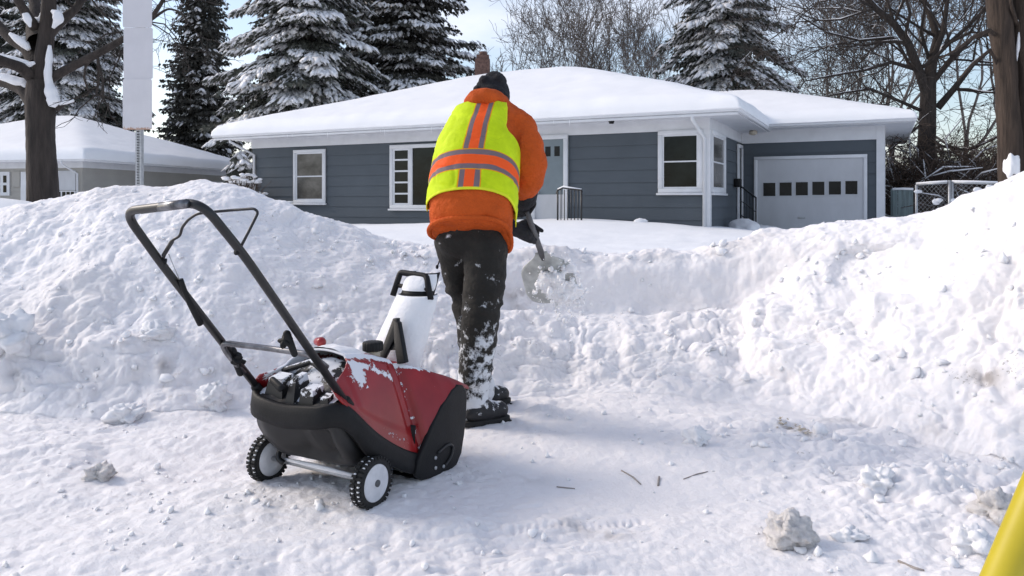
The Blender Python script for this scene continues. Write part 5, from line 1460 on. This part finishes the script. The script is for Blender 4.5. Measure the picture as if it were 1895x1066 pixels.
mb = MB(); mb.tube(spline([Bl(334, 517, -.178), Bl(343, 543, -.18), Bl(357, 572, -.19), Bl(371, 600, -.2)], 5), [.009] * 8 + [.011] * 8, 10); mb.build('cable_sheath', M['black_plastic'], hd)
def knob(px, py, l):
    c = Bl(px, py, l); m2 = MB(); a = np.linspace(0, 2 * np.pi, 60, endpoint=False); r = .020 + .0055 * np.cos(5 * a)
    D_ = BU * (1 if l > 0 else -1) * .3 - BV * .8 + np.array([0, 0, .5]); D_ /= np.linalg.norm(D_); e1 = np.cross(D_, [0, 0, 1.0]); e1 /= np.linalg.norm(e1); e2 = np.cross(D_, e1)
    rg = lambda k, o: c + D_ * o + (np.cos(a) * r * k)[:, None] * e1 + (np.sin(a) * r * k)[:, None] * e2
    m2.grid(np.stack([rg(.02, -.012), rg(.85, -.012), rg(1, -.006), rg(1, .006), rg(.85, .012), rg(.02, .013)]), closed=True); m2.tube([c - D_ * .035, c], .008, 8)
    return m2.build('knob', M['black_plastic'], hd)
knob(438, 664, -.185); knob(528, 632, .165)
mb = MB(); mb.capsule(Bl(531, 618, .17), Bl(545, 655, .19), .013, .011); mb.build('handle_bracket', M['black_plastic'], hd); mb = MB(); mb.capsule(Bl(430, 650, -.2), Bl(445, 690, -.2), .016, .013); mb.build('handle_bracket', M['black_plastic'], hd)
for sg, p in ((1, Bl(640, 742, .2)), (-1, Bl(474, 716, -.2))):
    mb = MB(); mb.capsule(p, p + BV * .05 - np.array([0, 0, .06]), .019, .016); mb.build('handle_socket', M['black_plastic'], bl)
# --- fuel cap
mb = MB(); c = Bl(690, 650, .07); mb.tube([c - [0, 0, .028], c + [0, 0, .006]], .030, 20); mb.build('filler_neck', M['beige'], bl)
a = np.linspace(0, 2 * np.pi, 72, endpoint=False); r = .040 + .0012 * np.sign(np.sin(a * 18)); rg = lambda k, o: c + np.stack([np.cos(a) * r * k, np.sin(a) * r * k, 0 * a + o], 1)
mb = MB(); mb.grid(np.stack([rg(.05, .004), rg(.98, .004), rg(1, .007), rg(1, .034), rg(.93, .038), rg(.02, .038)]), closed=True); mb.build('fuel_cap', M['black_plastic'], bl)
mb = MB(); mb.capsule(B(-.10, .12, .545), B(-.16, .16, .535), .02, .016); mb.build('primer_housing', M['red'], bl)
# --- chute
def chute_ring(z, cv, cl, r, a0, a1, n=40, flat=.8):
    a = np.linspace(R(a0), R(a1), n); return np.stack([B(cl + r * math.cos(t), cv + r * flat * math.sin(t), z) for t in a])
zs = np.linspace(.345, .70, 14)
def cpar(z): t = (z - .345) / .355; return .44 + .13 * t ** 1.2, -.01 + .055 * t, .120 - .034 * t
def shell(grow, a0, a1): return np.stack([chute_ring(z, cpar(z)[0], cpar(z)[1], cpar(z)[2] + grow, a0, a1) for z in zs])
mb = MB(); mb.grid(shell(0, 150, 390)); chute = mb.build('chute', M['black_plastic'], bl); m_ = chute.modifiers.new('s', 'SOLIDIFY'); m_.thickness = .005
# snow caked over the back of the chute
Sg = shell(.016, 165, 388); Sg2 = Sg.copy(); n1 = fbm(Sg.reshape(-1, 3), .08, 4, 9).reshape(Sg.shape[:2]); cc = Sg.mean(1, keepdims=True); Sg = Sg + (Sg - cc) * (.14 * n1)[..., None]
kx = np.linspace(0, 1, Sg.shape[1]); edge_ = np.sqrt(np.clip(1 - (2 * kx - 1) ** 8, 0, 1)); Sg = cc + (Sg - cc) * (.86 + .14 * edge_)[None, :, None]
mb = MB(); mb.grid(Sg); o = mb.build('chute_snow', M['snow'], chute); m_ = o.modifiers.new('s', 'SOLIDIFY'); m_.thickness = .012; m_.offset = -1
m_ = o.modifiers.new('sub', 'SUBSURF'); m_.levels = 1; m_.render_levels = 1
# deflector
zs2 = np.linspace(.69, .79, 6)
def dpar(z): t = (z - .69) / .10; return .575 + .05 * t, .030 + .006 * t, .080 - .006 * t
D_ = np.stack([chute_ring(z, *dpar(z), 160, 380) for z in zs2]); mb = MB(); mb.grid(D_); dfl = mb.build('deflector', M['black_plastic'], chute); m_ = dfl.modifiers.new('s', 'SOLIDIFY'); m_.thickness = .006
D2 = np.stack([chute_ring(z, dpar(z)[0], dpar(z)[1], dpar(z)[2] + .012 * math.sin(max(0, (z - .70) / .075) * 3.1 * .9) + .001, 168, 352) for z in np.linspace(.715, .785, 8)])
n1 = fbm(D2.reshape(-1, 3), .035, 4, 19).reshape(D2.shape[:2]); c2 = D2.mean(1, keepdims=True); D2 = D2 + (D2 - c2) * (.13 * n1)[..., None]
mb = MB(); mb.grid(D2); mb.build('deflector_snow', M['snow'], dfl)
hp_ = [Bv(727, 547, .53), Bv(741, 504, .57), Bv(789, 511, .57), Bv(797, 554, .53)]
hp_ = [p - BV * 0 for p in hp_]
def flatbar(path, w, t, mb):
    mb.tube(path, [w] * len(path), 8)
mb = MB(); flatbar(rounded(hp_, .012, 4), .0135, .01, mb); mb.tube([Bv(734, 528, .55), Bv(793, 536, .55)], .010, 8); mb.build('deflector_handle', M['black_plastic'], dfl)
# A shaped chute lever
mb = MB(); L_ = lambda x, y: Bv(x, y, .315 + .10 * (672 - y) / 84)
mb.prism([L_(733, 588), L_(741, 588), L_(741, 615), L_(714, 667), L_(705, 663)], -BV * .022)
mb.prism([L_(735, 590), L_(744, 596), L_(757, 670), L_(742, 672), L_(736, 630)], -BV * .026)
mb.prism([L_(725, 636), L_(741, 632), L_(743, 646), L_(722, 648)], -BV * .012)
o = mb.build('chute_lever', M['black_plastic'], chute, smooth=False); bevel(o, .003, 2, 30)
mb = MB(); P = [B(.0 + .155 * math.cos(t), .45 + .125 * math.sin(t), .352 + .006) for t in np.linspace(0, 2 * np.pi, 40)]; mb.tube(P, .012, 8); mb.build('chute_base', M['black_plastic'], bl)
mb = MB(); mb.ellipsoid(B(.08, .42, .372), (.12, .12, .030), n=30, m=14, noise=.3, seed=3); mb.ellipsoid(B(-.05, .40, .385), (.10, .10, .03), n=30, m=14, noise=.3, seed=4); mb.build('base_snow', M['snow'], bl)
# ------------------------------------------------------------------ person shovelling
pr = empty('person', W(885, 785, 3.75) * [1, 1, 0], 'person in orange jacket, yellow safety vest and dark hat bent over shovelling the bank', 'person')
# torso stations along the spine: centre (px,py,d), half width px, half depth m
TS = [(870, 428, 3.74, 74, .150), (871, 405, 3.745, 77, .156), (873, 375, 3.76, 78, .158), (876, 340, 3.79, 75, .155), (881, 300, 3.84, 71.5, .150), (888, 262, 3.90, 67, .146), (897, 230, 3.97, 61, .138), (903, 206, 4.03, 50, .118), (905, 190, 4.08, 36, .09)]
SPC = np.array([W(a, b, d) for a, b, d, w, h in TS]); SPW = np.array([w * d / F for a, b, d, w, h in TS]); SPD = np.array([h for *_, h in TS])
sp_len = np.concatenate([[0], np.cumsum(np.linalg.norm(np.diff(SPC, axis=0), axis=1))])
YAW = R(14)     # the chest is turned a little to the right
def torso_ring(b, ang, grow=0.0):
    """b metres above the hem along the spine, ang = 0 at the middle of the back, + towards the right side"""
    b = np.asarray(b, float); c = np.stack([np.interp(b, sp_len, SPC[:, i]) for i in range(3)], -1); w = np.interp(b, sp_len, SPW) + grow; h = np.interp(b, sp_len, SPD) + grow
    lean = np.interp(b, sp_len, [.42, .30, .30, .36, .42, .46, .50, .52, .55])
    a = np.asarray(ang, float); x = np.sin(a); y = -np.cos(a)
    e = .88; x = np.sign(x) * np.abs(x) ** e; y = np.sign(y) * np.abs(y) ** e
    dx = w * x; dy = h * y
    am = np.mod(a, 2 * np.pi); drop = .095 * np.exp(-((am - R(112)) / R(42)) ** 2) + .02 * np.exp(-((am - R(260)) / R(50)) ** 2)
    return np.stack([c[..., 0] + dx, c[..., 1] + dy * np.cos(lean), c[..., 2] - dy * np.sin(lean) - drop * np.clip(1 - b / .16, 0, 1)], -1)
BL = sp_len[-1]
bb, aa = np.meshgrid(np.linspace(-.015, BL, 40), np.linspace(0, 2 * np.pi, 56, endpoint=False), indexing='ij')
bb = np.clip(bb, 0, None) 
T_ = torso_ring(bb, aa)
mb = MB(); mb.grid(T_, closed=True); n_ = T_.shape[1]
mb.poly.append(list(range(n_))[::-1]); mb.poly.append([(T_.shape[0] - 1) * n_ + i for i in range(n_)])
J = lambda px, py, d: W(px, py, d)
# right sleeve, left sleeve
for (a, ra), (b_, rb) in zip(*(lambda L: (L[:-1], L[1:]))([(J(938, 216, 4.02), .080), (J(962, 240, 3.97), .094), (J(974, 275, 3.92), .098), (J(980, 305, 3.90), .094), (J(979, 328, 3.93), .082), (J(972, 350, 4.02), .064)])): mb.capsule(a, b_, ra, rb, 22)
for (a, ra), (b_, rb) in zip(*(lambda L: (L[:-1], L[1:]))([(J(872, 222, 4.10), .080), (J(866, 270, 4.20), .085), (J(866, 320, 4.26), .080), (J(905, 385, 4.28), .070), (J(938, 417, 4.30), .048)])): mb.capsule(a, b_, ra, rb, 18)
def puffs(V, N):
    w = V + .05 * np.stack([vnoise(V / .12, 405), vnoise(V / .12, 406), vnoise(V / .12, 407)], 1)
    cr = np.abs(vnoise(w * [1, 1, 1.9] / .13, 403)); c2 = np.abs(vnoise(w * [1.2, 1.2, 2.2] / .07, 404))
    return .010 * fbm(V * [1, 1, 1.6], .2, 3, 400) + .016 * (np.minimum(cr, .35) - .2) + .007 * (np.minimum(c2, .35) - .2)
jm = remesh(mb, .011, 5, puffs); jacket = link_mesh('jacket', jm, M['orange'], pr)
# hem roll and collar/hood roll
a = np.linspace(0, 2 * np.pi, 60, endpoint=False); Hm = torso_ring(np.full_like(a, .012), a, .004)
mb = MB(); mb.tube(np.concatenate([Hm, Hm[:2]]), .012, 10, cap=False); mb.build('hem', M['orange'], jacket)
mb = MB()
for (a, ra), (b_, rb) in zip(*(lambda L: (L[:-1], L[1:]))([(J(872, 208, 3.95), .032), (J(873, 192, 3.92), .046), (J(885, 181, 3.88), .050), (J(902, 179, 3.87), .048), (J(919, 183, 3.92), .042), (J(931, 191, 4.02), .034), (J(936, 198, 4.10), .028)])): mb.capsule(a, b_, ra, rb, 16)
mb.capsule(J(903, 192, 4.06), J(906, 180, 4.1), .085, .07)
hm = remesh(mb, .008, 4, lambda V, N: .006 * fbm(V, .08, 3, 402)); link_mesh('hood', hm, M['orange'], jacket)
# vest ---------------------------------------------------------------
def vest_panel(name, front=False):
    nb, na = 110, 120
    t = np.linspace(0, 1, nb)[:, None]; q = np.linspace(-1, 1, na)[None]
    b0 = .155 - np.where(q > 0, .085, .045) * np.abs(q) ** 2.0; b1 = BL - .125
    b = b0 + (b1 - b0) * t
    # half angle of the panel: full side seam low down, scooped in at the armholes
    def half(tt, right):
        s = sstep(.50, .74, tt); hi = .40 if right else .62
        return R(94) * (1 - s) + R(94) * (hi + .0 * tt) * s * (1 - .12 * sstep(.74, 1, tt))
    ph = np.where(q > 0, half(t, True), half(t, False)); ang = ph * q
    if front: ang = np.pi - ang
    gr = .010 + .010 * sstep(.0, .4, t) + .0 * q
    V = torso_ring(b + 0 * q, ang, gr)
    p = V.reshape(-1, 3); c = np.stack([np.interp(b.ravel(), sp_len, SPC[:, i]) for i in range(3)], 1); nrm = p - c; nrm /= np.linalg.norm(nrm, axis=1)[:, None]
    w = p + .04 * np.stack([vnoise(p / .12, 415), vnoise(p / .12, 416), vnoise(p / .12, 417)], 1); cz = np.minimum(np.abs(vnoise(w * [1.0, 1, 1.3] / .12 + .6 * w[:, [2, 2, 0]], 413)), .3)
    V = (p + nrm * (.004 * fbm(p * [1.2, 1.2, .8], .10, 4, 410) + .006 * fbm(p, .25, 2, 411) + .016 * (cz - .1))[:, None]).reshape(V.shape)
    m2 = MB(); m2.grid(V if not front else V[:, ::-1]); o = m2.build(name, M['vest'], vest_root)
    cw = np.interp(b, sp_len, SPW)
    sa = (cw * np.sin(ph * q) + .012 * (1 - t) - .004) / (.74 - .20 * t)
    edge = np.maximum.reduce([(np.abs(q) > .965) * np.ones_like(t), (t < .022) * np.ones_like(q)])
    f_ = lambda x: (x if not front else x[:, ::-1]).ravel()
    set_attr(o, 'sa', f_(sa + 0 * b)); set_attr(o, 'sb', f_(b - .088 + np.where(q > 0, .07, .035) * q * q)); set_attr(o, 'se', f_(edge))
    m3 = o.modifiers.new('s', 'SOLIDIFY'); m3.thickness = .005; m3.offset = 1
    return o
vest_root = jacket
v_back = vest_panel('vest'); v_front = vest_panel('vest_front', True)
# trousers -------------------------------------------------------------
mb = MB()
def chain(mb, L, n=20):
    for (a, ra), (b_, rb) in zip(L[:-1], L[1:]): mb.capsule(a, b_, ra, rb, n)
mb.capsule(J(845, 440, 3.80), J(897, 440, 3.78), .105, .110); mb.capsule(J(850, 415, 3.80), J(898, 412, 3.79), .11, .115)
chain(mb, [(J(838, 445, 3.86), .096), (J(853, 520, 3.93), .088), (J(872, 585, 3.93), .083), (J(876, 640, 3.99), .080), (J(884, 700, 4.02), .078), (J(890, 726, 4.03), .074)])
chain(mb, [(J(900, 450, 3.77), .110), (J(896, 520, 3.75), .106), (J(890, 585, 3.72), .098), (J(885, 645, 3.73), .088), (J(876, 705, 3.735), .086), (J(876, 742, 3.735), .078)])
def folds(V, N):
    z = V[:, 2]; k = np.exp(-((z - .62) / .10) ** 2) + .9 * np.exp(-((z - .22) / .12) ** 2) + .35
    w = V * [1, 1, 2.6] + np.stack([0 * z, 0 * z, .8 * V[:, 0]], 1)
    return k * (.013 * fbm(w, .16, 3, 420) + .008 * fbm(w, .07, 2, 421))
tm = remesh(mb, .011, 4, folds); link_mesh('trousers', tm, M['trousers'], pr)
# boots ---------------------------------------------------------------
def boot(heel, toe, ankle, name='boot'):
    h = np.array(heel); t = np.array(toe); d = (t - h) / np.linalg.norm(t - h); L = np.linalg.norm(t - h); up = np.array([0, 0, 1.0])
    m2 = MB(); m2.capsule(h + up * .055 + d * .02, h + up * .05 + d * L * .55, .052, .053); m2.capsule(h + up * .05 + d * L * .5, h + up * .046 + d * (L - .04), .054, .044); m2.capsule(h + d * .035 + up * .06, np.array(ankle), .056, .062); m2.capsule(h + d * L * .3 + up * .09, np.array(ankle) + d * .02, .05, .05)
    me_ = remesh(m2, .008, 4, lambda V, N: .004 * fbm(V, .04, 3, 430)); o = link_mesh(name, me_, M['boots'], pr)
    s = np.array([-d[1], d[0], 0]); m3 = MB(); P = []
    for k, w in ((-.035, .030), (-.02, .046), (.05, .050), (L * .45, .044), (L * .7, .054), (L - .02, .046), (L + .008, .020)): P.append((k, w))
    pts = [h + d * k + s * w for k, w in P] + [h + d * k - s * w for k, w in P[::-1]]
    pts = [np.array([p[0], p[1], h[2] - .004]) for p in pts]; m3.prism(pts, (0, 0, .026)); so_ = m3.build('sole', M['rubber'], o, smooth=False); bevel(so_, .005, 2, 30)
    m4 = MB()
    for k in range(9):
        c = h + d * (L * k / 8.5) ; m4.box8([c + s * sx * .046 + d * dx + up * dz for dz in (-.012, .0) for sx, dx in ((-1, 0), (1, 0), (1, .016), (-1, .016))])
    m4.build('tread', M['rubber'], so_, smooth=False)
    return o
def gp(px, py, d): w = W(px, py, d); return np.array([w[0], w[1], max(.012, ground_at(w[0], w[1]) + .004)])
boot(gp(866, 790, 3.70), gp(938, 781, 3.80), J(876, 748, 3.735)); boot(gp(880, 757, 4.02), gp(940, 748, 4.12), J(890, 722, 4.03))
# head, hat -------------------------------------------------------------
HCn = J(911, 181, 4.15); fwd = np.array([.38, .80, -.46]); fwd /= np.linalg.norm(fwd); rt = np.cross(fwd, [0, 0, 1.0]); rt /= np.linalg.norm(rt); upv = np.cross(rt, fwd)
hd_ = lambda r, u, f_: HCn + rt * r + upv * u + fwd * f_
mb = MB(); RM = np.stack([rt, fwd, upv], 1)
mb.ellipsoid(HCn, (.074, .094, .110), RM, 28, 18); mb.ellipsoid(hd_(0, -.06, .045), (.052, .055, .055), RM); mb.capsule(hd_(0, -.09, -.02), J(905, 200, 4.06), .056, .062)
mb.capsule(hd_(0, .0, .092), hd_(0, -.035, .112), .010, .014); mb.ellipsoid(hd_(0, -.066, .088), (.024, .012, .010), RM); mb.ellipsoid(hd_(0, .012, .078), (.06, .02, .014), RM)
for s in (-1, 1): mb.ellipsoid(hd_(.075 * s, -.01, -.005), (.012, .022, .034), RM); mb.ellipsoid(hd_(.03 * s, -.01, .082), (.016, .010, .010), RM)
# the body under the clothes, one skin with the head
chain(mb, [(J(905, 205, 4.06), .07), (J(890, 262, 3.93), .11), (J(876, 340, 3.82), .10), (J(874, 400, 3.79), .09)])
chain(mb, [(J(938, 216, 4.02), .05), (J(976, 300, 3.93), .05), (J(973, 358, 4.06), .032)]); chain(mb, [(J(872, 222, 4.10), .05), (J(866, 320, 4.26), .048), (J(950, 424, 4.32), .028)])
chain(mb, [(J(842, 445, 3.86), .062), (J(853, 520, 3.93), .052), (J(872, 585, 3.945), .045), (J(877, 640, 4.0), .042), (J(888, 715, 4.03), .038)]); chain(mb, [(J(898, 450, 3.78), .066), (J(890, 585, 3.735), .048), (J(876, 735, 3.74), .04)])
bm_ = remesh(mb, .007, 3); body = link_mesh('body', bm_, M['skin'], pr)
for s in (-1, 1):
    mb = MB(); mb.ellipsoid(hd_(.03 * s, -.008, .090), (.010, .008, .006), RM); mb.build('eye', M['eye'], body)
mb = MB(); mb.ellipsoid(hd_(0, .016, -.008), (.088, .106, .098), RM, 32, 20); mb.ellipsoid(hd_(.012, .085, -.035), (.060, .055, .045), RM, 20, 12); mb.ellipsoid(J(896, 150, 4.10), (.024, .04, .024)); mb.ellipsoid(J(922, 147, 4.11), (.026, .04, .026)); mb.ellipsoid(J(884, 166, 4.10), (.02, .04, .02)); mb.ellipsoid(hd_(.02, -.02, -.03), (.085, .085, .06), RM, 24, 14)
def ribs(V, N):
    return .004 * fbm(V, .05, 3, 440) + .0015 * np.sin((V - HCn) @ rt * 500)
km = remesh(mb, .006, 3, ribs)
# open the hat below the brow
bmh = bmesh.new(); bmh.from_mesh(km); bmesh.ops.bisect_plane(bmh, geom=bmh.verts[:] + bmh.edges[:] + bmh.faces[:], plane_co=Vector(hd_(0, -.035, 0)), plane_no=Vector(-(upv * .9 + -fwd * .42)), clear_outer=True); bmh.to_mesh(km); bmh.free()
hat = link_mesh('hat', km, M['knit'], body); m_ = hat.modifiers.new('s', 'SOLIDIFY'); m_.thickness = .006; m_.offset = 1
# shovel -------------------------------------------------------------
GRIP = J(969, 374, 4.16); NECK = J(1001, 466, 4.44); TIP = J(1026, 556, 4.70)
sh = empty('snow_shovel', TIP, 'grey metal shovel with dark shaft held by the person, its blade throwing up snow', 'shovel')
sd_ = (NECK - GRIP) / np.linalg.norm(NECK - GRIP); sx_ = np.cross(sd_, [0, 1.0, .25]); sx_ /= np.linalg.norm(sx_); sn_n = np.cross(sx_, sd_)
mb = MB(); mb.tube([GRIP + sd_ * .07, (GRIP + NECK) / 2, NECK + sd_ * .06], [.016, .016, .019], 14); mb.build('shaft', M['ash'], sh)
mb = MB(); mb.tube(rounded([GRIP + sd_ * .10, GRIP + sx_ * .055 + sd_ * .04, GRIP + sx_ * .055 - sd_ * .01, GRIP - sx_ * .055 - sd_ * .01, GRIP - sx_ * .055 + sd_ * .04, GRIP + sd_ * .10], .02, 5), .012, 10); mb.build('grip', M['black_plastic'], sh)
bl_d = (TIP - NECK) / np.linalg.norm(TIP - NECK); LB = np.linalg.norm(TIP - NECK)
bx = np.array([.86, .10, -.16]); bx -= bl_d * (bx @ bl_d); bx /= np.linalg.norm(bx); bn = np.cross(bx, bl_d)
tt, qq = np.meshgrid(np.linspace(0, 1, 26), np.linspace(-1, 1, 30), indexing='ij')
hw = (.035 + .115 * sstep(.0, .42, tt) + .012 * tt) * (1 - .10 * sstep(.85, 1, tt) * qq ** 2)
Bp = NECK + (bl_d * LB) * (tt * (1.0))[..., None] + bx * (hw * qq)[..., None] + bn * (.045 * qq ** 2 * sstep(0, .3, tt) - .03 * np.sin(tt * 2.6) + .012 * np.exp(-(qq / .12) ** 2) * (1 - tt))[..., None]
mb = MB(); mb.grid(Bp); bo = mb.build('blade', M['shovel_metal'], sh); m_ = bo.modifiers.new('s', 'SOLIDIFY'); m_.thickness = .004
r_ = np.random.default_rng(12)
def spray():
    mb = MB()
    for k in range(620):
        t = r_.random(); c = J(1018 + 34 * t + 22 * r_.standard_normal(), 495 + 75 * t + 20 * r_.standard_normal(), 4.50 + .25 * t + .05 * r_.standard_normal()); r = .003 + .013 * r_.random() ** 4
        mb.ellipsoid(c, (r, r, r * (.7 + .6 * r_.random())), n=9, m=6, noise=.7, seed=k)
    o = mb.build('flying_snow', M['snow_loose'], loc=J(1030, 520, 4.6)); tag(o, 'clods of loose snow flying off the shovel blade', 'flying snow', kind='stuff')
spray()
mb = MB()
for k in range(30):
    q = Bp[10 + int(15 * r_.random()), int(12 + 17 * r_.random())]; r = .024 + .03 * r_.random(); mb.ellipsoid(q - bn * .012, (r, r, r * .7), n=14, m=10, noise=.6, seed=k)
lm_ = remesh(mb, .006, 4, lambda V, N: .014 * fbm(V, .05, 4, 460)); lm_.materials.clear(); lm_.materials.append(M['snow_loose']); lm_.polygons.foreach_set('use_smooth', np.ones(len(lm_.polygons), bool)); o = bpy.data.objects.new('shovel_load', lm_); COL.objects.link(o); tag(o, 'lumpy packed snow lying on the right half of the shovel blade', 'snow')
# gloved hands ---------------------------------------------------------
def glove(wrist, palm, knuck, axis, curl_n, lens, name='glove', thumb=None, cuff=.05):
    """palm from wrist to knuckles; four unequal fingers bend round the held bar, thumb from the side"""
    w = np.array(wrist); p = np.array(palm); a = np.array(axis, float); a /= np.linalg.norm(a); cn = np.array(curl_n, float); cn /= np.linalg.norm(cn)
    m2 = MB(); m2.capsule(w, p, cuff, .040); d = p - w; d /= np.linalg.norm(d)
    for k in range(4):
        o = a * (.030 - .020 * k); m2.capsule(w * .35 + p * .65 + o * .8, p + d * .035 + o, .020, .017)
        q0 = p + d * .035 + o; L = lens[k]; q1 = q0 + (d * .75 + cn * .55) * L * .42; q2 = q1 + (d * -.05 + cn * 1.0) * L * .36; q3 = q2 + (d * -.75 + cn * .45) * L * .28
        m2.capsule(q0, q1, .0145, .0135); m2.capsule(q1, q2, .0135, .0125); m2.capsule(q2, q3, .0125, .0105)
    t0 = w * .55 + p * .45 + a * .036; t1 = t0 + a * .030 + d * .030 + cn * .012; t2 = (thumb if thumb is not None else t1 + d * .03 + cn * .03 - a * .006)
    m2.capsule(t0, t1, .018, .016); m2.capsule(t1, t2, .015, .012)
    g_ = remesh(m2, .0045, 2, lambda V, N: .0015 * fbm(V, .02, 2, 450)); return link_mesh(name, g_, M['glove'], pr)
# right hand closes on the D grip from above; left hand holds the shaft low down with the thumb up
glove(J(972, 350, 4.06), J(970, 372, 4.15), None, sx_ * -1, np.array([0, .55, -.8]), [.082, .092, .086, .068], cuff=.056)
LHp = J(986, 434, 4.335)
glove(J(948, 422, 4.31), J(974, 432, 4.325), None, np.array([.25, 0, 1.0]), np.array([.1, .95, -.1]), [.080, .09, .084, .066], thumb=J(1003, 427, 4.33), cuff=.044)
for a, b_, ra, rb in ((J(974, 348, 4.02), J(972, 366, 4.08), .068, .064), (J(936, 415, 4.30), J(945, 420, 4.305), .050, .047)):
    mb = MB(); mb.capsule(a, b_, ra, rb); link_mesh('cuff', remesh(mb, .008, 2), M['cuff'], jacket)
# drawstring ends hanging at the left hip
for (x0, y0), (x1, y1) in (((821, 462), (809, 494)), ((826, 468), (820, 497))):
    mb = MB(); a = J(x0, y0, 4.0); b_ = J(x1, y1, 4.0); mb.tube([a, (a + b_) / 2, b_], .004, 6); mb.ellipsoid(b_, (.008, .008, .012), n=10, m=6); mb.build('drawstring', M['cuff'], jacket)
